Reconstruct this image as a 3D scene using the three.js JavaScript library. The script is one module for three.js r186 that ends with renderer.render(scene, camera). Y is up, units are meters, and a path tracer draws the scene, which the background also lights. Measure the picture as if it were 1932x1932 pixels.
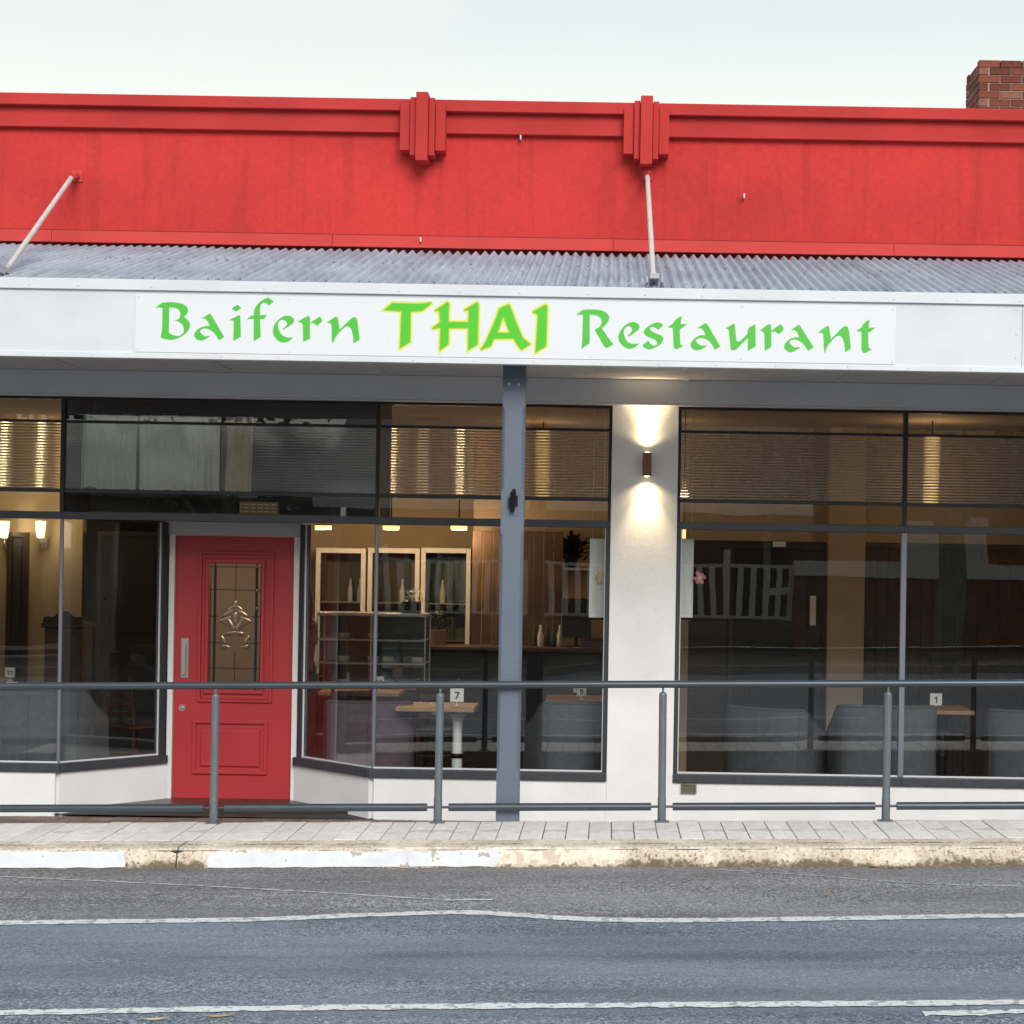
import * as THREE from 'three';
import { mergeGeometries } from 'three/addons/utils/BufferGeometryUtils.js';
import { RoundedBoxGeometry } from 'three/addons/geometries/RoundedBoxGeometry.js';

// ---------------------------------------------------------------- camera, sky, sun, exposure
const scene = new THREE.Scene();
const F = 3830, CX = 1147, CY = 1055, ROLL = 0.0166, EYE = 1.778, ZC = 16.3, N = 1932;   // pixels of the 1932 px photograph; eye in metres
const camera = new THREE.PerspectiveCamera(2 * Math.atan(N / 2 / F) * 180 / Math.PI, 1, 0.5, 600);
camera.position.set(0, EYE, ZC);
camera.rotation.set(0, 0, ROLL);
camera.setViewOffset(N, N, N / 2 - CX, N / 2 - CY, N, N);
scene.add(camera);

const renderer = new THREE.WebGLRenderer({ antialias: true });
renderer.toneMapping = THREE.LinearToneMapping;
renderer.toneMappingExposure = 1.85;
renderer.shadowMap.enabled = true;

function hash(x, y, s) { let h = (x * 374761393 + y * 668265263 + s * 1442695041) | 0; h = Math.imul(h ^ (h >>> 13), 1274126177); h ^= h >>> 16; return (h >>> 0) / 4294967296; }
function vnoise(x, y, s = 0) {
  const xi = Math.floor(x), yi = Math.floor(y), a = x - xi, b = y - yi, u = a * a * (3 - 2 * a), v = b * b * (3 - 2 * b);
  return (hash(xi, yi, s) * (1 - u) + hash(xi + 1, yi, s) * u) * (1 - v) + (hash(xi, yi + 1, s) * (1 - u) + hash(xi + 1, yi + 1, s) * u) * v;
}
function fbm(x, y, o = 4, s = 0) { let t = 0, a = 0.5, n = 0; for (let i = 0; i < o; i++) { t += a * vnoise(x, y, s + i * 17); n += a; a *= 0.5; x *= 2.03; y *= 2.03; } return t / n; }
let seed = 12345;
const rnd = () => { seed = (Math.imul(seed, 1664525) + 1013904223) >>> 0; return seed / 4294967296; };
const rr = (a, b) => a + (b - a) * rnd();
const mixc = (a, b, t) => a.map((v, i) => v + (b[i] - v) * t);
const sm = (a, b, x) => { const t = Math.min(1, Math.max(0, (x - a) / (b - a))); return t * t * (3 - 2 * t); };

{ // overcast late-afternoon sky: pale, a little bluer higher up, soft cloud banks all round
  const W = 1024, H = 512, d = new Float32Array(W * H * 4);
  for (let j = 0; j < H; j++) {
    const el = ((j + 0.5) / H - 0.5) * 180;
    for (let i = 0; i < W; i++) {
      const az = (i + 0.5) / W * Math.PI * 2, e = el * Math.PI / 180, X = Math.cos(az) * Math.cos(e), Z = Math.sin(az) * Math.cos(e), Y = Math.sin(e);
      const low = [0.57, 0.573, 0.54], mid = [0.392, 0.461, 0.463], top = [0.365, 0.418, 0.452];
      let c = el < 20 ? mixc(low, mid, sm(9.5, 17, el)) : mixc(mid, top, sm(20, 75, el));
      const n = fbm(X * 9 + 31, Z * 9 + Y * 30 + 7, 4, 3), k = sm(0.50, 0.74, n) * 0.16 * sm(8, 14, el);
      c = mixc(c, [0.50, 0.49, 0.485], k * 4);
      const o = (j * W + i) * 4; d[o] = c[0]; d[o + 1] = c[1]; d[o + 2] = c[2]; d[o + 3] = 1;
    }
  }
  const t = new THREE.DataTexture(d, W, H, THREE.RGBAFormat, THREE.FloatType);
  t.mapping = THREE.EquirectangularReflectionMapping; t.magFilter = t.minFilter = THREE.LinearFilter; t.wrapS = THREE.RepeatWrapping; t.needsUpdate = true;
  scene.background = t; scene.environment = t;
}
const sun = new THREE.DirectionalLight(new THREE.Color(1.0, 0.955, 0.91), 1.5);
sun.position.set(5.0, 14.0, 22); sun.target.position.set(-0.5, 1.5, 0); sun.castShadow = true; sun.shadow.radius = 55;
sun.shadow.mapSize.set(4096, 4096);
Object.assign(sun.shadow.camera, { left: -12, right: 12, top: 10, bottom: -10, near: 1, far: 60 });
scene.add(sun, sun.target);

// ---------------------------------------------------------------- helpers
const KD = d => d / F;
const ux = (px, py) => (px - CX) + ROLL * (py - CY), vy = (px, py) => (py - CY) - ROLL * (px - CX);
const wx = (px, py, d) => ux(px, py) * KD(d), wy = (px, py, d) => EYE - vy(px, py) * KD(d);   // photo pixel + distance from the eye plane -> metres
const SL = 0.0195;                                                     // the street climbs towards +x
const used = {};
const numbered = n => { const k = used[n] = (used[n] ?? -1) + 1; return k ? n + '_' + String(k).padStart(3, '0') : n; };
function tag(o, label, category, group) { o.userData.label = label; o.userData.category = category; if (group) o.userData.group = group; return o; }
function thing(name, label, category, pos = [0, 0, 0], group) { const g = new THREE.Group(); g.name = numbered(name); g.position.set(...pos); scene.add(g); return tag(g, label, category, group); }
function structure(name) { const g = new THREE.Group(); g.name = numbered(name); g.userData.kind = 'structure'; scene.add(g); return g; }
function sub(name, parent) { const g = new THREE.Group(); g.name = name; parent.add(g); return g; }
function obj(name, geos, mat, parent = scene, label) {
  const g = Array.isArray(geos) ? (geos.length > 1 ? mergeGeometries(geos.map(x => x.index ? x.toNonIndexed() : x)) : geos[0]) : geos;
  const m = new THREE.Mesh(g, mat); m.name = parent === scene ? numbered(name) : name; if (label) m.userData.label = label; parent.add(m); return m;
}
function metricUV(g, s = 1, ox = 0, oy = 0) {
  if (!g.attributes.normal) g.computeVertexNormals();
  const p = g.attributes.position, n = g.attributes.normal, uv = new Float32Array(p.count * 2);
  for (let i = 0; i < p.count; i++) {
    const ax = Math.abs(n.getX(i)), ay = Math.abs(n.getY(i)), az = Math.abs(n.getZ(i)), x = p.getX(i), y = p.getY(i), z = p.getZ(i);
    let u, v; if (az >= ax && az >= ay) { u = x; v = y; } else if (ay >= ax) { u = x; v = z; } else { u = z; v = y; }
    uv[2 * i] = u * s + ox; uv[2 * i + 1] = v * s + oy;
  }
  g.setAttribute('uv', new THREE.BufferAttribute(uv, 2)); return g;
}
function box(x0, x1, y0, y1, z0, z1, r = 0) {
  const w = Math.abs(x1 - x0), h = Math.abs(y1 - y0), d = Math.abs(z1 - z0);
  const g = r ? new RoundedBoxGeometry(w, h, d, 2, Math.min(r, w / 2.01, h / 2.01, d / 2.01)) : new THREE.BoxGeometry(w, h, d);
  g.translate((x0 + x1) / 2, (y0 + y1) / 2, (z0 + z1) / 2);
  const q = g.index ? g.toNonIndexed() : g; return metricUV(q);
}
function cyl(r0, r1, a, b, seg = 14) {
  const A = new THREE.Vector3(...a), B = new THREE.Vector3(...b), l = A.distanceTo(B), g = new THREE.CylinderGeometry(r1, r0, l, seg);
  g.applyQuaternion(new THREE.Quaternion().setFromUnitVectors(new THREE.Vector3(0, 1, 0), B.clone().sub(A).normalize()));
  g.translate((A.x + B.x) / 2, (A.y + B.y) / 2, (A.z + B.z) / 2); return g.toNonIndexed();
}
function lathe(pts, seg = 20, at = [0, 0, 0]) { const g = new THREE.LatheGeometry(pts.map(p => new THREE.Vector2(p[0], p[1])), seg); g.translate(...at); return g.toNonIndexed(); }
function ball(r, at, sx = 1, sy = 1, sz = 1, seg = 12) { const g = new THREE.SphereGeometry(r, seg, Math.max(6, seg * 0.6 | 0)); g.scale(sx, sy, sz); g.translate(...at); return g.toNonIndexed(); }
function sloped(g) { const p = g.attributes.position; for (let i = 0; i < p.count; i++) p.setY(i, p.getY(i) + SL * p.getX(i)); p.needsUpdate = true; g.computeVertexNormals(); return g; }
// a wall line seen from above: from (x0,z0) to (x1,z1), boxes along it: s along, y up, n outwards (towards the street)
function seg(x0, z0, x1, z1) {
  const L = Math.hypot(x1 - x0, z1 - z0), a = Math.atan2(-(z1 - z0), x1 - x0);
  const put = g => { g.rotateY(a); g.translate(x0, 0, z0); return g; };
  return { L, put, box: (s0, s1, y0, y1, n0, n1, r) => put(box(s0, s1, y0, y1, n0, n1, r)) };
}
function tex(w, h, fn, rep, srgb = true) {
  const d = new Uint8Array(w * h * 4);
  for (let j = 0; j < h; j++) for (let i = 0; i < w; i++) { const c = fn(i, j), o = (j * w + i) * 4; d[o] = c[0]; d[o + 1] = c[1]; d[o + 2] = c[2]; d[o + 3] = 255; }
  const t = new THREE.DataTexture(d, w, h); t.magFilter = THREE.LinearFilter; t.minFilter = THREE.LinearMipmapLinearFilter; t.generateMipmaps = true;
  t.wrapS = t.wrapT = rep === 'mirror' ? THREE.MirroredRepeatWrapping : THREE.RepeatWrapping; if (srgb) t.colorSpace = THREE.SRGBColorSpace; t.needsUpdate = true; return t;
}
const clampb = v => v < 0 ? 0 : v > 255 ? 255 : v;
// neutral mottling (multiplies a colour) and a bump of the same character; tiles over 'm' metres
function periodic(fn) { return (u, v) => { const a = fn(u, v), b = fn(u - 1, v), c = fn(u, v - 1), d = fn(u - 1, v - 1); const x = sm(0.75, 1, u), y = sm(0.75, 1, v); return (a * (1 - x) + b * x) * (1 - y) + (c * (1 - x) + d * x) * y; }; }
function mottle(size, scale, amp, s, metres, fine = 0) {
  const f = periodic((u, v) => fbm(u * scale + 50, v * scale + 50, 5, s));
  const t = tex(size, size, (i, j) => { const n = (f(i / size, j / size) - 0.5) * 2 * amp, k = 255 * (1 - amp * 0.8 + n * 0.8) + (hash(i, j, s) - 0.5) * fine; return [clampb(k), clampb(k), clampb(k)]; });
  t.repeat.set(1 / metres, 1 / metres); return t;
}
const C = (r, g, b) => new THREE.Color().setRGB(r, g, b);
const M = (r, g, b, rough = 0.8, o = {}) => new THREE.MeshStandardMaterial({ color: C(r, g, b), roughness: rough, ...o });

// ---------------------------------------------------------------- materials
const tSoft = mottle(512, 7, 0.05, 15, 1.9, 5), tWall = mottle(512, 6, 0.09, 11, 2.3, 5), tFine = mottle(512, 24, 0.12, 23, 0.9, 10), tGrime = mottle(512, 9, 0.30, 37, 1.7, 8);
const bWall = mottle(512, 60, 0.9, 41, 0.8, 40); bWall.colorSpace = THREE.NoColorSpace;
const tRender = (() => { // painted render: roller patches, rain runs below the mouldings, hairline cracks, faded touch-ups
  const W = 2048, H = 512, cr = new Float32Array(W * H); seed = 4242;
  for (let q = 0; q < 16; q++) { let x = rnd() * W, y = rnd() * H, a = rr(-0.6, 0.6) + (rnd() < 0.5 ? Math.PI / 2 : 0); const n = 60 + rnd() * 200; for (let k = 0; k < n; k++) { const w = a + rr(-0.9, 0.9); x += Math.cos(w) * 1.2; y += Math.sin(w) * 1.2; const i = ((x | 0) + W) % W, j = y | 0; if (j >= 0 && j < H) cr[j * W + i] = 0.4 + 0.6 * rnd(); } }
  const patch = [...Array(14)].map(() => [rnd() * W, rnd() * H, rr(30, 170), rr(14, 60), rr(-0.03, 0.03)]);
  const t = tex(W, H, (i, j) => {
    const x = i / 170, y = j / 170, wrap = sm(0.92, 1, i / W), per = f => f(x) * (1 - wrap) + f(x - W / 170) * wrap;
    const cl = per(q => fbm(q * 1.1, y * 1.3, 4, 201)) - 0.5, run = per(q => fbm(q * 11, y * 0.5, 4, 207)), run2 = per(q => fbm(q * 30, y * 0.7, 3, 209)), fine = per(q => fbm(q * 30, y * 30, 3, 211)) - 0.5;
    let k = 0.93 + cl * 0.20 + fine * 0.09 - sm(0.58, 0.80, run) * 0.045 - sm(0.62, 0.80, run2) * 0.03 - cr[j * W + i] * 0.10; let pale = 0;
    for (const [a, b, w, h, d] of patch) { const u = (i - a + (vnoise(i * 0.05, j * 0.05, 5) - 0.5) * 30) / w, v = (j - b + (vnoise(i * 0.05, j * 0.05, 6) - 0.5) * 30) / h; if (Math.abs(u) < 1 && Math.abs(v) < 1) k += d * sm(1, 0.9, Math.max(Math.abs(u), Math.abs(v))); }
    if (hash(i >> 1, j >> 1, 213) > 0.9994) pale = 0.5;
    const c = [255 * k, 250 * k, 250 * k]; return mixc(c, [255, 235, 235], pale).map(clampb);
  }); t.repeat.set(170 / W, 170 / H); return t;
})();
const bGlass = (() => { const f = periodic((u, v) => vnoise(u * 5 + 3, v * 4 + 9, 77) * 0.75 + vnoise(u * 10 + 3, v * 8 + 9, 79) * 0.25), t = tex(256, 256, (i, j) => { const k = f(i / 256, j / 256) * 255; return [k, k, k]; }, 'repeat', false); t.repeat.set(1 / 3.1, 1 / 3.1); return t; })();
const m = {
  red: M(0.60, 0.040, 0.036, 0.92, { map: tRender, bumpMap: bWall, bumpScale: 0.0015 }),
  redTrim: M(0.55, 0.038, 0.035, 0.9, { map: tWall, bumpMap: bWall, bumpScale: 0.001 }),
  redFlash: M(0.58, 0.052, 0.046, 0.8, { map: tSoft }),
  white: M(0.84, 0.84, 0.85, 0.55, { map: tSoft, bumpMap: bWall, bumpScale: 0.0008 }),
  plinth: M(0.88, 0.885, 0.895, 0.7, { map: tSoft, bumpMap: bWall, bumpScale: 0.0006 }),
  fascia: M(0.66, 0.69, 0.72, 0.5, { map: tSoft }), fasciaTrim: M(0.70, 0.725, 0.76, 0.45, { map: tSoft }),
  soffit: M(0.58, 0.59, 0.61, 0.7, { map: tSoft }), beam: M(0.62, 0.63, 0.665, 0.6, { map: tSoft }), bead: M(0.62, 0.63, 0.66, 0.5),
  frame: M(0.030, 0.034, 0.042, 0.42), frameBlack: M(0.014, 0.015, 0.018, 0.5), sill: M(0.052, 0.058, 0.072, 0.45, { map: tFine }), alu: M(0.20, 0.22, 0.26, 0.4, { metalness: 0.5 }),
  glass: new THREE.MeshPhysicalMaterial({ color: C(0.90, 0.93, 0.92), roughness: 0, transmission: 1, thickness: 0, ior: 1.92, bumpMap: bGlass, bumpScale: 0.0011 }),
  ribbedThin: new THREE.MeshPhysicalMaterial({ color: C(0.93, 0.95, 0.93), roughness: 0.05, transmission: 1, thickness: 0, ior: 2.1 }),
  ribbed: new THREE.MeshPhysicalMaterial({ color: C(0.93, 0.95, 0.93), roughness: 0.04, transmission: 1, thickness: 0.006, ior: 1.6 }),
  obscure: new THREE.MeshPhysicalMaterial({ color: C(0.82, 0.78, 0.70), roughness: 0.35, transmission: 1, thickness: 0, ior: 1.6 }),
  door: M(0.45, 0.030, 0.038, 0.38, { map: tSoft, bumpMap: bWall, bumpScale: 0.0003 }), steel: M(0.62, 0.60, 0.58, 0.3, { metalness: 0.9 }), lead: M(0.02, 0.02, 0.02, 0.4, { metalness: 0.4 }),
  bevel: new THREE.MeshPhysicalMaterial({ color: C(0.42, 0.30, 0.21), roughness: 0.16, metalness: 0.7 }),
  jamb: M(0.70, 0.70, 0.69, 0.5), headGrey: M(0.44, 0.45, 0.47, 0.6),
  post: M(0.12, 0.148, 0.20, 0.5, { map: tSoft, bumpMap: bWall, bumpScale: 0.0008 }), hook: M(0.012, 0.012, 0.014, 0.4, { metalness: 0.6 }),
  rail: M(0.075, 0.095, 0.115, 0.35, { metalness: 0.35, map: tFine }), railPost: M(0.19, 0.215, 0.24, 0.4, { metalness: 0.4, map: tFine }),
  strut: M(0.72, 0.66, 0.62, 0.5, { map: tFine }),
  mortar: M(0.36, 0.26, 0.21, 0.95), roofSlab: M(0.25, 0.25, 0.26, 0.9),
  tan: M(0.50, 0.39, 0.26, 0.85, { map: tWall }), ceilingIn: M(0.30, 0.22, 0.145, 0.9), floorIn: M(0.085, 0.04, 0.026, 0.35, { map: tGrime }),
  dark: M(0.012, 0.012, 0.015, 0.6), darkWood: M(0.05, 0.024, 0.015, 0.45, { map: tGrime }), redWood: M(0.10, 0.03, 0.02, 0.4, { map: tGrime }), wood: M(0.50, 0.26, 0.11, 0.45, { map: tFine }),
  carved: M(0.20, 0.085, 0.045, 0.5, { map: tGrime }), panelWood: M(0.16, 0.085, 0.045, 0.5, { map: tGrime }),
  fabric: M(0.105, 0.108, 0.125, 0.95, { map: tFine, bumpMap: bWall, bumpScale: 0.001 }), fabricMauve: M(0.15, 0.105, 0.13, 0.95, { map: tFine, bumpMap: bWall, bumpScale: 0.001 }),
  whiteIn: M(0.75, 0.72, 0.68, 0.4), castWhite: M(0.74, 0.74, 0.74, 0.4), paper: M(0.85, 0.85, 0.84, 0.8), pot: M(0.30, 0.19, 0.15, 0.7), blackPot: M(0.014, 0.014, 0.015, 0.5),
  leaf: M(0.03, 0.06, 0.025, 0.6), paleLeaf: M(0.55, 0.58, 0.45, 0.6), pink: M(0.70, 0.25, 0.25, 0.7), peach: M(0.80, 0.55, 0.32, 0.7),
  patchClothWhite: M(0.88, 0.86, 0.80, 0.9, { map: tSoft }), patchClothGrey: M(0.72, 0.76, 0.70, 0.9, { map: tSoft }), basket: M(0.62, 0.44, 0.25, 0.8, { map: tGrime }), cream: M(0.74, 0.71, 0.60, 0.5, { map: tSoft }), tanRoll: M(0.80, 0.64, 0.46, 0.6, { map: tSoft }),
  asphaltEdge: M(0.10, 0.10, 0.10, 0.95), ground: M(0.16, 0.15, 0.12, 0.95, { map: tGrime }),
};
const lampGlow = (r, g, b, k) => new THREE.MeshStandardMaterial({ color: C(0.8, 0.75, 0.6), emissive: C(r, g, b), emissiveIntensity: k, roughness: 0.6 });
function light(color, I, pos, soft = 2) { const l = new THREE.PointLight(color, I); l.position.set(...pos); l.castShadow = true; l.shadow.radius = soft; scene.add(l); return l; }

// ================================================================ THE STREET
const FPY = x => -0.325 + 0.006 * x;                                   // lower footpath by the shop wall
{
  const ground = obj('ground', sloped((() => { const g = new THREE.PlaneGeometry(240, 240, 2, 2); g.rotateX(-Math.PI / 2); g.translate(0, -0.62, 0); return metricUV(g); })()), m.ground); ground.userData.kind = 'structure';
}
// ---- road: worn chip seal, browner in the parking lane, bluer and smoother in the lane next to it
const ROADY = -0.118, ZK = 3.78;
const line1 = [[-600, 1746], [0, 1742], [250, 1739], [500, 1735], [700, 1727], [870, 1722.5], [960, 1726], [1060, 1733], [1200, 1737], [1500, 1735], [1932, 1728], [2500, 1722]];
const line2 = [[-600, 1916], [0, 1912], [480, 1904], [966, 1899], [1450, 1896], [1932, 1892], [2500, 1887]];
const roadAt = (px, py) => { let d = 10; for (let i = 0; i < 30; i++) { const X = ux(px, py) * KD(d), Y = ROADY + SL * X; d = (EYE - Y) * F / vy(px, py); } return [ux(px, py) * KD(d), ZC - d]; };
{
  const W = 2048, H = 1480, S = 284, X0 = -4.2, Z0 = 3.7;
  const l1 = line1.map(p => roadAt(...p)), zl = x => { for (let i = 1; i < l1.length; i++) if (x < l1[i][0]) { const t = (x - l1[i - 1][0]) / (l1[i][0] - l1[i - 1][0]); return l1[i - 1][1] + t * (l1[i][1] - l1[i - 1][1]); } return 5.6; };
  const zc = Array.from({ length: W }, (_, i) => zl(X0 + i / S));
  const h = new Float32Array(W * H);
  for (let j = 0; j < H; j++) for (let i = 0; i < W; i++) h[j * W + i] = vnoise(i * 0.42, j * 0.42, 5) * 0.55 + vnoise(i * 0.19, j * 0.19, 6) * 0.25 + hash(i, j, 9) * 0.35;
  const map = tex(W, H, (i, j) => {
    const x = X0 + i / S, z = Z0 + j / S, park = 1 - sm(-0.05, 0.05, z - zc[i] + (vnoise(x * 5, z * 5, 4) - 0.5) * 0.12);
    const big = fbm(x * 0.7 + 9, z * 1.6 + 3, 4, 2) - 0.5, streak = fbm(x * 0.35 + 2, z * 7 + 4, 4, 8) - 0.5;
    const c0 = mixc([116, 123, 131], [126, 122, 122], park);
    const band = Math.exp(-(((z - 6.62 - 0.06 * Math.sin(x * 1.3)) / 0.10) ** 2)) * sm(0.38, 0.62, fbm(x * 1.3 + 4, z * 2.5, 4, 21)) * 0.95;   // worn binder-rich track
    const rough = sm(0.42, 0.62, fbm(x * 0.9 + 5, z * 2.2, 3, 30)) * 0.6 + 0.4 + park * 0.35 + sm(7.75, 7.95, z) * 0.6;
    const chipv = hash(i >> 1, j >> 1, 61), chip3 = hash((i + 1) / 3 | 0, (j + 2) / 3 | 0, 62); let k = 1 + big * 0.34 + streak * 0.26 - band * 0.12 * (0.4 + 1.2 * hash(i >> 1, j >> 1, 63)) + (chipv > 0.90 ? 0.20 : chipv < 0.10 ? -0.17 : 0) * rough + (chip3 > 0.955 ? 0.22 : chip3 < 0.05 ? -0.18 : 0) * rough + (h[j * W + i] - 0.575) * 0.95 * rough;
    if (hash(i >> 1, j >> 1, 77) > 0.992) k += 0.5; if (hash(i >> 1, j >> 1, 78) > 0.988) k -= 0.36; if (hash(i >> 2, j >> 2, 79) > 0.998) k += 0.4 * (hash(i >> 2, j >> 2, 80) - 0.35);
    const gutter = 1 - sm(0.02, 0.34, z - 3.78 + (vnoise(x * 3, 4, 6) - 0.5) * 0.25), t = gutter * (0.25 + 0.6 * fbm(x * 6, z * 9, 3, 51));
    return mixc(c0, [112, 100, 86], t * 0.55).map(v => clampb(v * k));
  }, 'mirror');
  const bump = tex(1024, 740, (i, j) => { const v = clampb(h[(j * 2) * W + i * 2] * 220); return [v, v, v]; }, 'mirror', false);
  const mat = new THREE.MeshStandardMaterial({ color: C(0.86, 0.90, 0.96), map, bumpMap: bump, bumpScale: 0.004, roughness: 0.9 });
  const g = new THREE.PlaneGeometry(70, 13.6, 60, 2); g.rotateX(-Math.PI / 2); g.translate(0, ROADY, ZK - 0.04 + 6.8);
  const p = g.attributes.position, uv = g.attributes.uv; for (let i = 0; i < p.count; i++) uv.setXY(i, (p.getX(i) - X0) * S / W, (p.getZ(i) - Z0) * S / H);
  const road = obj('road', sloped(g), mat); road.userData.kind = 'structure';
  // painted lines: ribbons with worn, uneven edges lying 4 mm above the seal
  const tPaint = (() => { const f = periodic((u, v) => fbm(u * 40 + 3, v * 40 + 8, 4, 60)); const t = tex(512, 512, (i, j) => { const n = f(i / 512, j / 512), k = n > 0.63 ? 0.72 : 0.97 + (n - 0.5) * 0.2; return [clampb(245 * k), clampb(246 * k), clampb(248 * k)]; }); t.repeat.set(1 / 1.2, 1 / 1.2); return t; })();
  const paint = M(0.78, 0.79, 0.80, 0.7, { map: tPaint }), faint = M(0.62, 0.60, 0.58, 0.9, { map: tPaint });
  const marks = structure('road_marking');
  function ribbon(name, pts, w, mat, jag = 0.012, lift = 0.004, step = 0.03) {
    const q = pts.map(p => new THREE.Vector3(p[0], 0, p[1])), c = new THREE.CatmullRomCurve3(q, false, 'centripetal'), n = Math.ceil(c.getLength() / step), pos = [], idx = [];
    const P = c.getSpacedPoints(n);
    for (let i = 0; i <= n; i++) {
      const a = P[i], k = 1 + (vnoise(i * 0.7, 3, 71) - 0.5) * 0.1;
      const e0 = (vnoise(i * 0.9, 1, 72) - 0.5) * jag * 2 + (hash(i, 2, 73) > 0.93 ? jag : 0), e1 = (vnoise(i * 0.9, 9, 74) - 0.5) * jag * 2 - (hash(i, 2, 75) > 0.93 ? jag : 0);
      pos.push(a.x, ROADY + lift, a.z - w * k / 2 + e0, a.x, ROADY + lift, a.z + w * k / 2 + e1);
      if (i) idx.push(2 * i - 2, 2 * i - 1, 2 * i, 2 * i, 2 * i - 1, 2 * i + 1);
    }
    const g = new THREE.BufferGeometry(); g.setAttribute('position', new THREE.Float32BufferAttribute(pos, 3)); g.setIndex(idx); g.computeVertexNormals(); metricUV(g);
    return obj(name, sloped(g), mat, marks);
  }
  ribbon('lane_line', line1.map(p => roadAt(...p)), 0.125, paint, 0.009);
  ribbon('edge_line', line2.map(p => roadAt(...p)), 0.10, paint, 0.010);
  ribbon('worn_line', [[1742, 1913], [1830, 1912], [1932, 1910], [2200, 1907]].map(p => roadAt(...p)), 0.09, paint, 0.02);
  ribbon('faint_line', [[-200, 1643], [0, 1654], [300, 1668], [600, 1684], [890, 1702]].map(p => roadAt(...p)), 0.028, faint, 0.008, 0.003);
  ribbon('faint_line', [[1330, 1640], [1500, 1650], [1680, 1664], [1800, 1670], [1932, 1673]].map(p => roadAt(...p)), 0.024, faint, 0.008, 0.003);
  ribbon('paint_dash', [[840, 1698.5], [930, 1698]].map(p => roadAt(...p)), 0.035, paint, 0.008);
  ribbon('paint_dash', [[785, 1632.5], [885, 1634]].map(p => roadAt(...p)), 0.03, paint, 0.006);
  ribbon('paint_dash', [[650, 1666], [700, 1665]].map(p => roadAt(...p)), 0.02, faint, 0.005);
}
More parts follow.
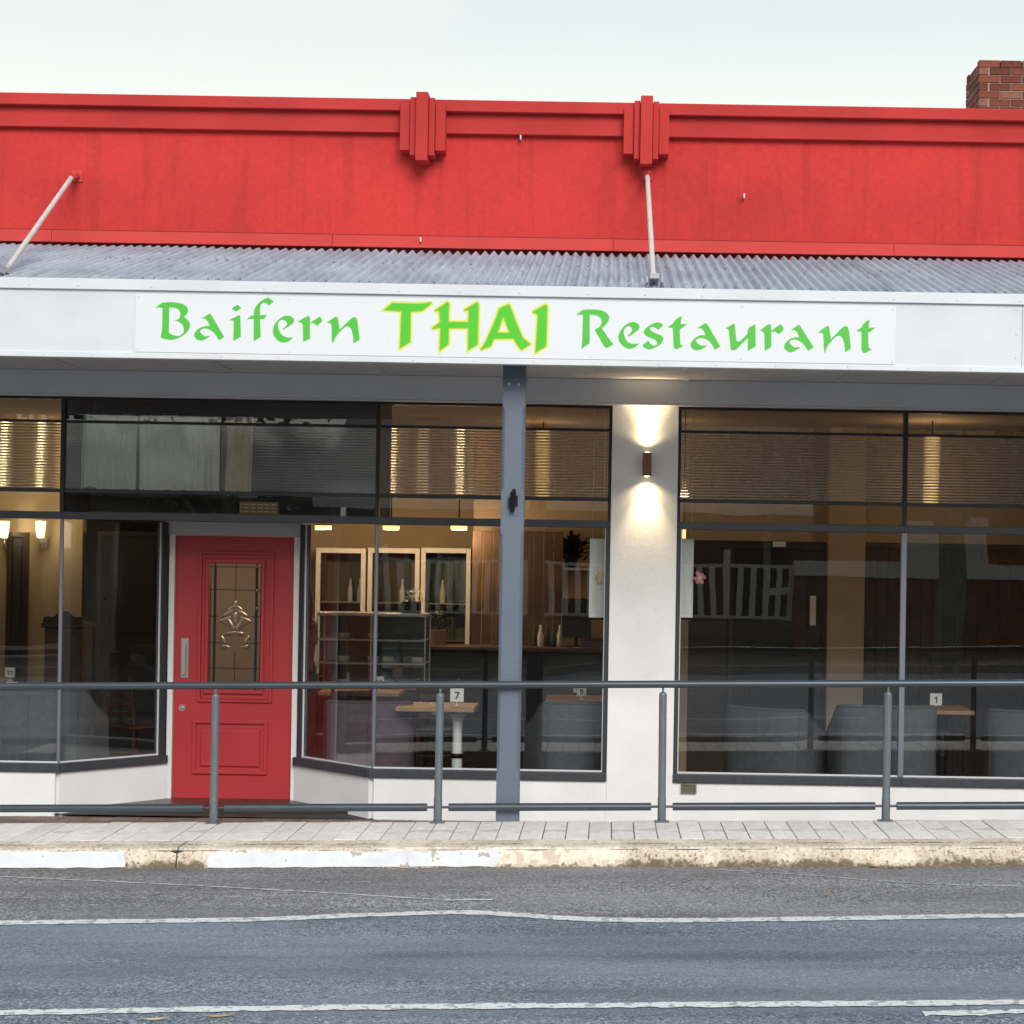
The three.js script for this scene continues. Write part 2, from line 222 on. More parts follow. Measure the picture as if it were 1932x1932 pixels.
// ---- kerb: cast concrete, cream, chipped and stained, with two freshly painted white lengths
{
  const kerb = structure('kerb');
  const stain = (() => { // u: along 4 m, v: up the profile (0 bottom .. 1 back of the top)
    const W = 2048, H = 256;
    return tex(W, H, (i, j) => {
      const x = i / W * 16, v = j / H, per = (f) => { const t = sm(0.93, 1, i / W); return f(x) * (1 - t) + f(x - 16) * t; };
      const n = per(q => fbm(q * 9, v * 14, 5, 81)), n2 = per(q => fbm(q * 22, v * 44, 4, 83)), n3 = per(q => fbm(q * 1.1 + 4, v * 1.2, 4, 85));
      let c = mixc([236, 226, 210], [216, 204, 188], sm(0.35, 0.7, n3));
      c = mixc(c, [198, 180, 164], sm(0.46, 0.70, n) * 0.65);
      const chipLine = Math.exp(-(((v - 0.56 - (n3 - 0.5) * 0.10) / 0.055) ** 2));                                     // bruised arris
      c = mixc(c, [96, 82, 62], sm(0.54, 0.66, n2 * 0.6 + chipLine * 0.27 + (n3 - 0.5) * 0.5) * chipLine);
      const foot = 1 - sm(0.0, 0.10 + 0.12 * sm(0.45, 0.65, n3), v + (n - 0.5) * 0.16); c = mixc(c, [104, 92, 70], sm(0.35, 0.95, foot * (0.45 + n2 * 0.7 + (n3 - 0.5) * 0.8)) * 0.9);                 // moss and road grime in the gutter
      c = mixc(c, [120, 104, 82], sm(0.62, 0.72, n2) * 0.75 * sm(0.4, 0.62, n3));
      const g = (hash(i, j, 88) - 0.5) * 16; return c.map(q => clampb(q + g));
    });
  })();
  const mat = M(0.98, 0.965, 0.94, 0.9, { map: stain, bumpMap: bWall, bumpScale: 0.002 }), chip = (() => { const f = periodic((u, v) => fbm(u * 26 + 7, v * 26, 5, 401)), f2 = periodic((u, v) => fbm(u * 5 + 7, v * 5, 3, 403)); const t = tex(1024, 1024, (i, j) => { const n = f(i / 1024, j / 1024), b = f2(i / 1024, j / 1024), d = sm(0.66, 0.70, n + (b - 0.5) * 0.25); const k = 0.96 + (n - 0.5) * 0.10 - sm(0.55, 0.75, b) * 0.06; return mixc([250 * k, 250 * k, 252 * k], [200, 184, 162], d).map(clampb); }); t.repeat.set(1 / 1.5, 1 / 1.5); return t; })(), white = M(0.78, 0.79, 0.82, 0.6, { map: chip, bumpMap: bWall, bumpScale: 0.001 });
  const prof = [[3.80, -0.30], [3.80, -0.118], [3.787, -0.075], [3.775, -0.028], [3.762, -0.012], [3.74, -0.002], [3.72, 0.0], [3.42, 0.0]];
  const pl = [0]; for (let i = 1; i < prof.length; i++) pl.push(pl[i - 1] + Math.hypot(prof[i][0] - prof[i - 1][0], prof[i][1] - prof[i - 1][1]));
  function length(x0, x1, wob = 0.004) {
    const n = Math.max(2, Math.ceil((x1 - x0) / 0.04)), pos = [], uv = [], idx = [], P = prof.length;
    for (let i = 0; i <= n; i++) {
      const x = x0 + (x1 - x0) * i / n, end = Math.min(1, Math.min(i, n - i) / 1);
      for (let k = 0; k < P; k++) {
        const w = (k > 1 && k < 6 ? (fbm(x * 7, k * 1.7, 3, 91) - 0.5) * wob * 2 : 0), r = end ? 0 : -0.006;
        pos.push(x, prof[k][1] + w * 0.6 + (k > 0 && k < 6 ? r : 0), prof[k][0] + w + (k > 0 && k < 6 ? r : 0)); uv.push(x / 4, (pl[k] - 0.18) / 0.48);
        if (i && k) { const a = (i - 1) * P + k - 1, b = a + 1, c = i * P + k - 1, d = c + 1; idx.push(a, c, b, b, c, d); }
      }
    }
    const g = new THREE.BufferGeometry(); g.setAttribute('position', new THREE.Float32BufferAttribute(pos, 3)); g.setAttribute('uv', new THREE.Float32BufferAttribute(uv, 2)); g.setIndex(idx); return sloped(g);
  }
  const joint = wx(335, 1610, 12.55), cuts = [-9, joint, 9];
  for (let i = 1; i < cuts.length; i++) obj('kerb_block', length(cuts[i - 1] + 0.004, cuts[i] - 0.004, 0.005), mat, kerb);
  obj('joint_fill', sloped(box(-9, 9, -0.3, -0.014, 3.44, 3.765)), M(0.05, 0.045, 0.035, 1), kerb);
  for (const [a, b] of [[-260, 233], [397, 940]]) {     // white paint over the face, following it 3 mm proud
    const x0 = wx(a, 1615, 12.53), x1 = wx(b, 1615, 12.53), n = Math.ceil((x1 - x0) / 0.04), pos = [], idx = [], K = [[3.803, -0.116], [3.7905, -0.075], [3.779, -0.030], [3.770, -0.017]];
    for (let i = 0; i <= n; i++) { const xb = x0 + (x1 - x0) * i / n; K.forEach(([z, y], k) => { const x = xb + (i === 0 || i === n ? (hash(k, i, 97) - 0.5) * 0.05 : 0); const w = (fbm(x * 7, (k + 1) * 1.7, 3, 91) - 0.5) * 0.01; pos.push(x, y + w * 0.6 + (k === 3 ? (vnoise(x * 14, 2, 92) - 0.5) * 0.012 : 0) - (k === 0 ? vnoise(x * 9, 5, 93) * 0.008 - 0.008 : 0), z + Math.max(w, -0.001) + 0.001); if (i && k) { const A = (i - 1) * 4 + k - 1, c = i * 4 + k - 1; idx.push(A, c, A + 1, A + 1, c, c + 1); } }); }
    const g = new THREE.BufferGeometry(); g.setAttribute('position', new THREE.Float32BufferAttribute(pos, 3)); g.setIndex(idx); obj('white_paint', metricUV(sloped(g)), white, kerb);
  }
}
// ---- raised paver strip under the railing, and the lower brown footpath behind it
{
  const foot = structure('footpath');
  const base = M(0.26, 0.235, 0.21, 0.95, { map: tGrime });
  obj('strip_bed', sloped(box(-9, 9, -0.55, -0.012, 2.50, 3.42)), base, foot);
  const tPav = (() => { const f = periodic((u, v) => fbm(u * 12 + 3, v * 12, 5, 501)), g = periodic((u, v) => fbm(u * 70, v * 70, 3, 503)); const t = tex(1024, 1024, (i, j) => { const a = f(i / 1024, j / 1024), b = g(i / 1024, j / 1024), k = 0.95 + (a - 0.5) * 0.16 + (b - 0.5) * 0.12 - sm(0.68, 0.76, a + (b - 0.5) * 0.3) * 0.16; const sp = hash(i >> 2, j >> 2, 505) > 0.9993 ? 0.55 : 1; return [clampb(255 * k * sp), clampb(252 * k * sp), clampb(248 * k * sp)]; }); t.repeat.set(1 / 2.1, 1 / 2.1); return t; })();
  const pm = [[0.90, 0.885, 0.895], [0.85, 0.835, 0.845], [0.93, 0.915, 0.92], [0.88, 0.86, 0.86]].map(c => M(...c, 0.9, { map: tPav, bumpMap: bWall, bumpScale: 0.0012 }));
  const pw = 0.1476, x00 = wx(1111, 1568, 13.3), variants = [0, 1, 2, 3, 4, 5].map(q => metricUV(box(-pw / 2 + 0.003, pw / 2 - 0.003, -0.05, 0, 2.515, 3.405, 0.004), 1, q * 0.37, q * 0.61));
  for (let i = -36; i < 30; i++) { const o = obj('paver', variants[Math.floor(hash(i, 5, 7) * 6)], pm[Math.floor(hash(i, 1, 7) * 4)], foot); const x = x00 + (i + 0.5) * pw; o.position.set(x, SL * x + (hash(i, 2, 7) - 0.5) * 0.007, 0); o.rotation.z = SL; }
  obj('edge_course', sloped(box(-9, 9, -0.05, -0.002, 3.408, 3.43)), M(0.50, 0.40, 0.33, 0.9, { map: tGrime }), foot);
  const bm = M(0.38, 0.28, 0.225, 0.9, { map: tGrime, bumpMap: bWall, bumpScale: 0.001 }), tiles = [];
  for (let i = 0; i < 52; i++) for (let k = 0; k < 12; k++) { const x = -6.2 + i * 0.21 + (k % 2) * 0.105, b = box(x + 0.004, x + 0.206, -0.06, (hash(i, k, 4) - 0.5) * 0.003, 0.06 + k * 0.2 + 0.003, 0.06 + k * 0.2 + 0.197); b.translate(0, FPY(x), 0); tiles.push(b); }
  const t = obj('brown_pavers', tiles, bm, foot); t.userData.kind = 'stuff';
  const bed = box(-9, 9, -0.5, -0.008, 0.0, 2.505); { const p = bed.attributes.position; for (let i = 0; i < p.count; i++) p.setY(i, p.getY(i) + FPY(p.getX(i))); } obj('paver_bed', bed, base, foot);
}
// ---- leaf litter in the gutter
{
  const mats = [M(0.42, 0.25, 0.12, 0.8), M(0.55, 0.42, 0.28, 0.8), M(0.30, 0.17, 0.09, 0.8)];
  const s = new THREE.Shape(); s.moveTo(-0.05, 0); s.quadraticCurveTo(0, 0.016, 0.05, 0); s.quadraticCurveTo(0, -0.016, -0.05, 0);
  const g = new THREE.ExtrudeGeometry(s, { depth: 0.0015, bevelEnabled: false }); g.rotateX(-Math.PI / 2); { const p = g.attributes.position; for (let i = 0; i < p.count; i++) p.setY(i, p.getY(i) + 3 * p.getX(i) ** 2); g.computeVertexNormals(); }
  const spots = []; for (let i = 0; i < 9; i++) spots.push([wx(1640 + i * 11 + rr(-9, 9), 1620, 12.5), 3.82 + rr(0, 0.06)]);
  spots.push(roadAt(415, 1919), roadAt(292, 1925), roadAt(1560, 1690), roadAt(1300, 1662));
  spots.forEach(([x, z], i) => { const o = obj('fallen_leaf', g, mats[i % 3]); o.position.set(x, ROADY + SL * x + 0.004, z); o.rotation.y = rr(0, 6); o.scale.setScalar(rr(0.7, 1.5)); tag(o, i < 9 ? 'dry brown leaf lying in the gutter at the foot of the stained kerb' : 'dry brown leaf lying loose on the open road', 'leaf', i < 9 ? 'leaf litter in the gutter' : 'leaves on the road'); });
}

// ================================================================ THE SHOP
const Y = { sill0: 0.0, sill1: 0.07, tr0: 2.027, tr1: 2.087, b0: 2.242, b1: 2.272, c0: 2.802, c1: 2.823, hd: 2.989, bm: 3.02, so: 3.216 };
const XL = -6.3, XAB = -4.385, XBC = -1.857, XC0 = 0.017, XC1 = 0.548, XDE = 2.373, XR = 4.25, RD = 0.85;
const XD0 = -3.70, XD1 = -2.60, BASE = -0.6;
const shop = thing('shop_building', 'single storey shop with red rendered parapet, white plinth and charcoal framed display windows', 'shop');
// ---- parapet
{
  const wall = sub('parapet', shop), X0 = -9, X1 = 9;
  obj('wall', box(X0, X1, Y.bm, 5.40, -0.30, 0.0), m.red, wall, 'red rendered parapet wall');
  const c1 = wy(1400, 196, 16.15), c2 = wy(1400, 219, 16.17), c3 = wy(1400, 260.5, 16.23);
  obj('cornice_cap', box(X0, X1, c2, c1, -0.32, 0.13, 0.006), m.redTrim, wall);
  obj('cornice_band', box(X0, X1, c3, c2, -0.005, 0.062, 0.006), m.redTrim, wall);
  // painted apron flashing with a turned edge standing off the wall
  const f0 = wy(1400, 474, 16.2), f1 = wy(1400, 455.5, 16.26);
  const sh = new THREE.Shape([[0, 0], [0.09, -0.02], [0.088, -0.024], [0.0, -0.006]].map(p => new THREE.Vector2(...p)));
  const flash = sub('flashing', shop);
  for (let i = 0; i < 8; i++) { const x = X0 + i * 2.25; obj('flashing_length', [box(x + 0.002, x + 2.248 + (i % 2 ? 0.0 : 0), f0, f1, 0.012, 0.034 + (i % 2) * 0.002), box(x + 0.002, x + 2.248, f0 - 0.012, f0 + 0.004, 0.012, 0.085 + (i % 2) * 0.002)], m.redFlash, flash); }
  obj('shadow_gap_strip', box(X0, X1, f1 - 0.006, f1 + 0.012, -0.02, 0.004), M(0.22, 0.02, 0.02, 0.9), wall);  // shadow gap above the flashing, put in as a dark red strip
  // two stepped plaster ornaments over the cornice
  for (const [px, dy] of [[795.5, 0], [1220, 7.0]]) {
    const orn = sub('parapet_ornament', shop);
    const xc = wx(px, 240, 16.05);
    const strips = [[-44, -24, 195, 284, 0.165], [-24, -12, 183, 293, 0.20], [-12, 12, 173, 302.5, 0.25], [12, 24, 184, 293, 0.20], [24, 44, 195.5, 284, 0.165]];
    for (const [a, b, t, bt, z] of strips) { const d = ZC - z, k = KD(d); obj('plaster_rib', box(xc + a * k * 0.98 + 0.0015, xc + b * k * 0.98 - 0.0015, wy(px, bt + dy, d), wy(px, t + dy, d), -0.02, z, 0.005), m.redTrim, orn); }
  }
  // small fixings left in the render
  for (const [px, py] of [[1403, 372], [983, 262], [795, 454]]) obj('wall_fixing', box(wx(px, py, 16.3) - 0.006, wx(px, py, 16.3) + 0.006, wy(px, py, 16.3) - 0.02, wy(px, py, 16.3) + 0.016, -0.01, 0.075, 0.003), m.strut, shop);
}
// ---- body of the building
{
  obj('roof', box(-9, 9, 4.55, 4.75, -8.2, -0.30), m.roofSlab, shop);
  obj('head_beam', box(-9, 9, Y.bm, Y.so - 0.002, 0.0, 0.14, 0.004), m.beam, shop, 'grey painted beam above the shop windows');
  obj('beam_bead', box(-9, 9, Y.bm - 0.012, Y.bm - 0.001, 0.055, 0.146, 0.002), m.bead, shop);
  obj('column', [box(XC0, XC1, BASE, Y.bm - 0.012, -0.30, 0.055, 0.004)], m.plinth, shop, 'white rendered column carrying the wall lamp');
  obj('end_pier', box(XL - 2.7, XL, BASE, Y.bm - 0.012, -0.30, 0.055), m.plinth, shop);
  obj('end_pier', box(XR, XR + 4.7, BASE, Y.bm - 0.012, -0.30, 0.055), m.plinth, shop);
  const fix = sub('wall_plug', shop), q = [[1205, 1173], [1203, 1262], [1203, 1272], [1204, 1318]];
  for (const [a, b] of q) obj('screw_plug', cyl(0.009, 0.008, [wx(a, b, 16.24), wy(a, b, 16.24), 0.05], [wx(a, b, 16.24), wy(a, b, 16.24), 0.0585], 8), m.jamb, fix);
}
// ---- shopfront lines
const S = {
  A: seg(XL, 0, XAB, 0), L: seg(XAB, 0, XD0 - 0.03, -RD + 0.03), R: seg(XD1 + 0.03, -RD + 0.03, XBC, 0), C: seg(XBC, 0, XC0, 0), D: seg(XC1, 0, XDE, 0), E: seg(XDE, 0, XR, 0),
};
function ribbedPane(x0, x1, y0, y1) {
  const per = 0.0232, n = Math.round((y1 - y0) / per) * 8, P = []; for (let i = 0; i <= n; i++) { const y = y0 + (y1 - y0) * i / n; P.push([y, 0.0075 + 0.0046 * Math.abs(Math.sin(Math.PI * i / 8))]); }
  const pos = [], nor = [], idx = []; let c = 0;
  const dz = i => { const a = P[Math.max(0, i - 1)], b = P[Math.min(n, i + 1)]; return (b[1] - a[1]) / (b[0] - a[0]); };
  for (let i = 0; i <= n; i++) { const s = i % 8 === 0 ? 0 : dz(i), l = Math.hypot(1, s); for (const x of [x0, x1]) { pos.push(x, P[i][0], P[i][1]); nor.push(0, -s / l, 1 / l); } if (i) idx.push(c - 2, c - 1, c, c, c - 1, c + 1); c += 2; }
  const quad = (a, b, d, e, nn) => { pos.push(...a, ...b, ...d, ...e); for (let k = 0; k < 4; k++) nor.push(...nn); idx.push(c, c + 1, c + 2, c, c + 2, c + 3); c += 4; };
  quad([x1, y0, 0], [x0, y0, 0], [x0, y1, 0], [x1, y1, 0], [0, 0, -1]);
  quad([x0, y0, 0], [x1, y0, 0], [x1, y0, 0.0075], [x0, y0, 0.0075], [0, -1, 0]); quad([x1, y1, 0], [x0, y1, 0], [x0, y1, 0.0075], [x1, y1, 0.0075], [0, 1, 0]);
  for (const [x, s] of [[x0, -1], [x1, 1]]) quad([x, y0, s < 0 ? 0 : 0.0075], [x, y0, s < 0 ? 0.0075 : 0], [x, y1, s < 0 ? 0.0075 : 0], [x, y1, s < 0 ? 0 : 0.0075], [s, 0, 0]);
  const g = new THREE.BufferGeometry(); g.setAttribute('position', new THREE.Float32BufferAttribute(pos, 3)); g.setAttribute('normal', new THREE.Float32BufferAttribute(nor, 3)); g.setAttribute('uv', new THREE.Float32BufferAttribute(new Float32Array(pos.length / 3 * 2), 2)); g.setIndex(idx); return g;
}
const pane = (w, h) => { const g = new THREE.PlaneGeometry(w, h); g.translate(w / 2, h / 2, 0); const a = rnd() * 3; return metricUV(g, 1, a, a * 0.7); };
function flatPane(s, s0, s1, y0, y1, n = 0) { const g = pane(s1 - s0, y1 - y0); g.translate(s0, y0, n); return s.put(g); }
// transom lights over a straight bay between x0 and x1 (three rows: clear, ribbed, clear)
function transom(x0, x1, splits = []) {
  const w = sub('transom_window', shop), s = seg(x0, 0, x1, 0), L = s.L, e = 0.017;
  obj('pane', flatPane(s, e, L - e, Y.tr1, Y.b0), m.glass, w); obj('pane', flatPane(s, e, L - e, Y.c1, Y.hd), m.glass, w);
  const xs = [e, ...splits.map(x => x - x0), L - e];
  for (let i = 1; i < xs.length; i++) { const g = ribbedPane(x0 + xs[i - 1] + (i > 1 ? 0.003 : 0), x0 + xs[i] - (i < xs.length - 1 ? 0.003 : 0), Y.b1, Y.c0); obj('ribbed_pane', g, splits.length ? m.ribbedThin : m.ribbed, w); }
  for (const x of splits) obj('glazing_bar', box(x - 0.0025, x + 0.0025, Y.b1, Y.c0, -0.008, 0.016), m.frameBlack, w);
  obj('bar', s.box(e, L - e, Y.b0, Y.b1, -0.02, 0.022, 0.003), m.frame, w); obj('bar', s.box(e, L - e, Y.c0, Y.c1, -0.02, 0.022, 0.003), m.frameBlack, w);
  obj('head', s.box(e, L - e, Y.hd, Y.bm - 0.012, -0.05, 0.03, 0.003), m.frameBlack, w);
  obj('transom_bar', s.box(0, L, Y.tr0, Y.tr1, -0.05, 0.036, 0.004), m.sill, w);
}
for (const [a, b, sp] of [[XL, XAB], [XAB, XBC, [wx(416, 870, 16.3)]], [XBC, XC0], [XC1, XDE], [XDE, XR]]) transom(a, b, sp);
for (const x of [XAB, XBC, XDE]) obj('upper_mullion', box(x - 0.0165, x + 0.0165, Y.tr1, Y.bm - 0.012, -0.05, 0.034, 0.003), m.frameBlack, shop);
for (const x of [XL + 0.008, XC0 - 0.008, XC1 + 0.008, XR - 0.008]) obj('upper_jamb', box(x - 0.0165, x + 0.0165, Y.tr1, Y.bm - 0.012, -0.05, 0.034, 0.003), m.frameBlack, shop);
// lower display windows: pane, sill, bead, jambs
function display(s, n, jl, jr, inner = []) {
  const w = sub('display_window', shop), L = s.L;
  obj('pane', flatPane(s, jl, L - jr, Y.sill1, Y.tr0), m.glass, w);
  obj('sill', s.box(n[0], L - n[1], Y.sill0, Y.sill1, -0.06, 0.075, 0.006), m.sill, w);
  obj('bead', s.box(jl, L - jr, Y.sill1, Y.sill1 + 0.012, 0.004, 0.02), m.bead, w);
  if (jl > 0.02) { obj('jamb', s.box(0, jl, Y.sill1, Y.tr0, -0.04, 0.034, 0.003), m.frame, w); obj('bead', s.box(jl, jl + 0.008, Y.sill1 + 0.012, Y.tr0, 0.004, 0.018), m.bead, w); }
  if (jr > 0.02) { obj('jamb', s.box(L - jr, L, Y.sill1, Y.tr0, -0.04, 0.034, 0.003), m.frame, w); obj('bead', s.box(L - jr - 0.008, L - jr, Y.sill1 + 0.012, Y.tr0, 0.004, 0.018), m.bead, w); }
  for (const x of inner) obj('mullion', s.box(x - 0.02, x + 0.02, Y.sill1, Y.tr0, -0.03, 0.03, 0.003), m.alu, w);
  return w;
}
display(S.A, [0, -0.03], 0.03, 0); display(S.L, [-0.03, 0.0], 0, 0.06); display(S.R, [0, -0.03], 0.055, 0); display(S.C, [-0.03, 0.0], 0, 0.035); display(S.D, [0, 0], 0.035, 0); display(S.E, [0, 0], 0, 0.035);
for (const x of [XAB, XBC]) obj('corner_mullion', cyl(0.017, 0.017, [x, Y.sill1, 0.004], [x, Y.tr0, 0.004], 10), m.alu, shop);
obj('mullion', box(XDE - 0.022, XDE + 0.022, Y.sill1, Y.tr0, -0.03, 0.032, 0.003), m.alu, shop);
// plinths under the windows
for (const [k, a, b] of [['A', 0, 0.012], ['L', 0.0, -0.02], ['R', -0.02, 0], ['C', 0.012, 0], ['D', 0, 0], ['E', 0, 0]]) obj('plinth', S[k].box(a, S[k].L - b, BASE, Y.sill0 - 0.001, -0.18, 0.048 - (k === 'L' || k === 'R' ? 0.006 : 0)), m.plinth, shop);
// a wall vent in the plinth
{
  const x0 = wx(1285, 1486, 16.25), x1 = wx(1314, 1486, 16.25), y0 = wy(1300, 1496, 16.25), y1 = wy(1300, 1477.5, 16.25), v = sub('wall_vent', shop);
  const vm = M(0.26, 0.235, 0.19, 0.8, { map: tGrime });
  obj('vent_frame', [box(x0, x1, y0, y0 + 0.014, 0.04, 0.075), box(x0, x1, y1 - 0.012, y1, 0.04, 0.075), box(x0, x0 + 0.012, y0 + 0.014, y1 - 0.012, 0.04, 0.075), box(x1 - 0.012, x1, y0 + 0.014, y1 - 0.012, 0.04, 0.075)], vm, v);
  for (let i = 0; i < 3; i++) obj('louvre', box(x0 + 0.012, x1 - 0.012, y0 + 0.018 + i * 0.018, y0 + 0.029 + i * 0.018, 0.045, 0.066), vm, v);
}
// ---- entrance recess: floor, ceiling, head, jambs, door
{
  const sh = new THREE.Shape([[XAB, 0.05], [XBC, 0.05], [XD1, -RD], [XD0, -RD]].map(p => new THREE.Vector2(p[0], -p[1])));
  const ceil = new THREE.ExtrudeGeometry(sh, { depth: 0.02, bevelEnabled: false }); ceil.rotateX(-Math.PI / 2); ceil.translate(0, Y.tr0 + 0.012, -0.06); obj('porch_ceiling', metricUV(ceil.toNonIndexed()), m.headGrey, shop);
  const fl = new THREE.PlaneGeometry(2.6, 0.95, 1, 4); fl.rotateX(-Math.PI / 2); { const p = fl.attributes.position; for (let i = 0; i < p.count; i++) { const t = (0.475 - p.getZ(i)) / 0.95; p.setY(i, -0.335 + 0.032 * t); } } fl.translate((XAB + XBC) / 2, 0, -0.42); fl.computeVertexNormals();
  obj('porch_floor', metricUV(fl), M(0.075, 0.075, 0.08, 0.7, { map: tGrime }), shop);
  const dz = -RD, f = sub('door_frame', shop), jt = wy(440, 1012, 17.15), jb = wy(440, 1507, 17.15);
  obj('jamb', box(XD0, XD0 + 0.047, jb - 0.03, jt + 0.004, dz - 0.1, dz + 0.03, 0.004), m.jamb, f); obj('jamb', box(XD1 - 0.047, XD1, jb - 0.03, jt + 0.004, dz - 0.1, dz + 0.03, 0.004), m.jamb, f);
  obj('head', box(XD0 - 0.02, XD1 + 0.02, jt + 0.006, Y.tr0 + 0.01, dz - 0.1, dz + 0.034, 0.004), m.headGrey, f); obj('threshold', box(XD0, XD1, jb - 0.05, jb - 0.012, dz - 0.12, dz + 0.07, 0.004), m.darkWood, f);
  // panels that close off the loft over the porch
  obj('loft_panel', [box(XAB, XBC, Y.tr0 + 0.03, 3.09, dz - 0.06, dz - 0.03), box(XAB - 0.012, XAB + 0.012, Y.tr0 + 0.03, 3.09, dz, -0.06), box(XBC - 0.012, XBC + 0.012, Y.tr0 + 0.03, 3.09, dz, -0.06)], M(0.10, 0.10, 0.105, 0.9), shop);
  // the door
  const door = sub('door', shop), x0 = XD0 + 0.05, x1 = XD1 - 0.05, y0 = jb, y1 = jt, W = x1 - x0, H = y1 - y0, z = dz - 0.012;
  const bx = (a, b, t, u, z0, z1, r) => box(x0 + a * W, x0 + b * W, y1 - u * H, y1 - t * H, z + z0, z + z1, r);
  const G = [0.285, 0.728, 0.103, 0.585];
  obj('stile', [bx(0, G[0], 0, 1, -0.045, 0)], m.door, door); obj('stile', bx(G[1], 1, 0, 1, -0.045, 0), m.door, door);
  obj('top_rail', bx(G[0], G[1], 0, G[2], -0.045, 0), m.door, door); obj('lower_panel', bx(G[0], G[1], G[3], 1, -0.045, 0), m.door, door);
  const ring = (a, b, t, u, w, z1) => [bx(a, b, t, t + w * W / H, -0.002, z1, 0.003), bx(a, b, u - w * W / H, u, -0.002, z1, 0.003), bx(a, a + w, t + w * W / H, u - w * W / H, -0.002, z1, 0.003), bx(b - w, b, t + w * W / H, u - w * W / H, -0.002, z1, 0.003)];
  obj('moulding', [...ring(0.20, 0.83, 0.058, 0.632, 0.024, 0.026), ...ring(0.226, 0.804, 0.070, 0.620, 0.026, 0.012)], m.door, door);
  obj('moulding', ring(0.258, 0.755, 0.089, 0.599, 0.026, 0.03), m.door, door);
  obj('moulding', ring(0.165, 0.80, 0.70, 0.906, 0.030, 0.026), m.door, door); obj('raised_panel', bx(0.235, 0.735, 0.735, 0.878, -0.002, 0.020, 0.012), m.door, door);
  const lite = door, gx = a => x0 + (G[0] + a * (G[1] - G[0])) * W, gy = t => y1 - (G[2] + t * (G[3] - G[2])) * H, zc = z - 0.018;
  const gp = pane(gx(1) - gx(0), gy(0) - gy(1)); gp.translate(gx(0), gy(1), zc); obj('pane', gp, m.obscure, lite);
  const came = (ax, ay, bx_, by, r = 0.0035) => cyl(r, r, [gx(ax), gy(ay), zc + 0.004], [gx(bx_), gy(by), zc + 0.004], 6);
  obj('lead_came', [came(0.10, 0, 0.10, 1, 0.006), came(0.90, 0, 0.90, 1, 0.006), came(0.02, 0, 0.02, 1), came(0.98, 0, 0.98, 1), came(0, 0.028, 1, 0.028), came(0, 0.21, 1, 0.21), came(0, 0.42, 0.2, 0.42), came(0.8, 0.42, 1, 0.42), came(0, 0.63, 0.28, 0.63), came(0.72, 0.63, 1, 0.63), came(0, 0.83, 1, 0.83), came(0.5, 0, 0.5, 0.31), came(0.5, 0.7, 0.5, 1), came(0, 0.972, 1, 0.972)], m.lead, lite);
  const bev = (ax, ay, rx, ry, rot) => { const g = new THREE.SphereGeometry(1, 10, 7); g.scale(rx * 1.08, ry * 1.08, 0.006); g.rotateZ(rot); g.translate(gx(ax), gy(ay), zc + 0.004); return g.toNonIndexed(); };
  for (const [a, b, rx, ry, r] of [[0.5, 0.322, 0.014, 0.034, 0], [0.425, 0.352, 0.040, 0.014, 0.72], [0.575, 0.352, 0.040, 0.014, -0.72], [0.365, 0.392, 0.052, 0.016, 0.55], [0.635, 0.392, 0.052, 0.016, -0.55], [0.31, 0.440, 0.056, 0.016, 0.35], [0.69, 0.440, 0.056, 0.016, -0.35], [0.415, 0.478, 0.014, 0.055, 0.55], [0.585, 0.478, 0.014, 0.055, -0.55], [0.5, 0.43, 0.016, 0.05, 0], [0.43, 0.548, 0.044, 0.013, 0.12], [0.57, 0.548, 0.044, 0.013, -0.12], [0.275, 0.60, 0.012, 0.036, 0.5], [0.725, 0.60, 0.012, 0.036, -0.5], [0.325, 0.655, 0.036, 0.011, -0.2], [0.675, 0.655, 0.036, 0.011, 0.2]]) obj('glass_bevel', bev(a, b, rx, ry, r), m.bevel, lite);
  for (const a of [0.105, 0.895]) obj('border_strip', box(gx(a) - 0.011, gx(a) + 0.011, gy(1), gy(0.028), zc + 0.001, zc + 0.003), m.lead, lite);
  const arc = (pts) => new THREE.TubeGeometry(new THREE.CatmullRomCurve3(pts.map(p => new THREE.Vector3(gx(p[0]), gy(p[1]), zc + 0.004))), 24, 0.003, 5).toNonIndexed();
  obj('lead_scroll', [arc([[0.5, 0.30], [0.42, 0.35], [0.28, 0.42], [0.21, 0.46], [0.33, 0.49], [0.43, 0.53], [0.44, 0.57]]), arc([[0.5, 0.30], [0.58, 0.35], [0.72, 0.42], [0.79, 0.46], [0.67, 0.49], [0.57, 0.53], [0.56, 0.57]]), arc([[0.44, 0.57], [0.34, 0.57], [0.24, 0.60], [0.22, 0.65], [0.32, 0.68], [0.37, 0.64]]), arc([[0.56, 0.57], [0.66, 0.57], [0.78, 0.60], [0.80, 0.65], [0.70, 0.68], [0.65, 0.64]])], m.lead, lite);
  const stud = [[0.90, 0.028], [0.90, 0.21], [0.90, 0.35]]; for (const [a, b] of stud) obj('glass_stud', ball(0.010, [gx(a), gy(b), zc + 0.008], 1, 1, 0.6, 8), m.bevel, lite);
  const hd = door; obj('handle_plate', bx(0.055, 0.118, 0.392, 0.542, -0.001, 0.004, 0.002), m.steel, hd);
  obj('pull_handle', [bx(0.073, 0.100, 0.405, 0.529, 0.040, 0.052, 0.005), bx(0.078, 0.095, 0.412, 0.424, 0.003, 0.042), bx(0.078, 0.095, 0.508, 0.520, 0.003, 0.042)], m.steel, hd);
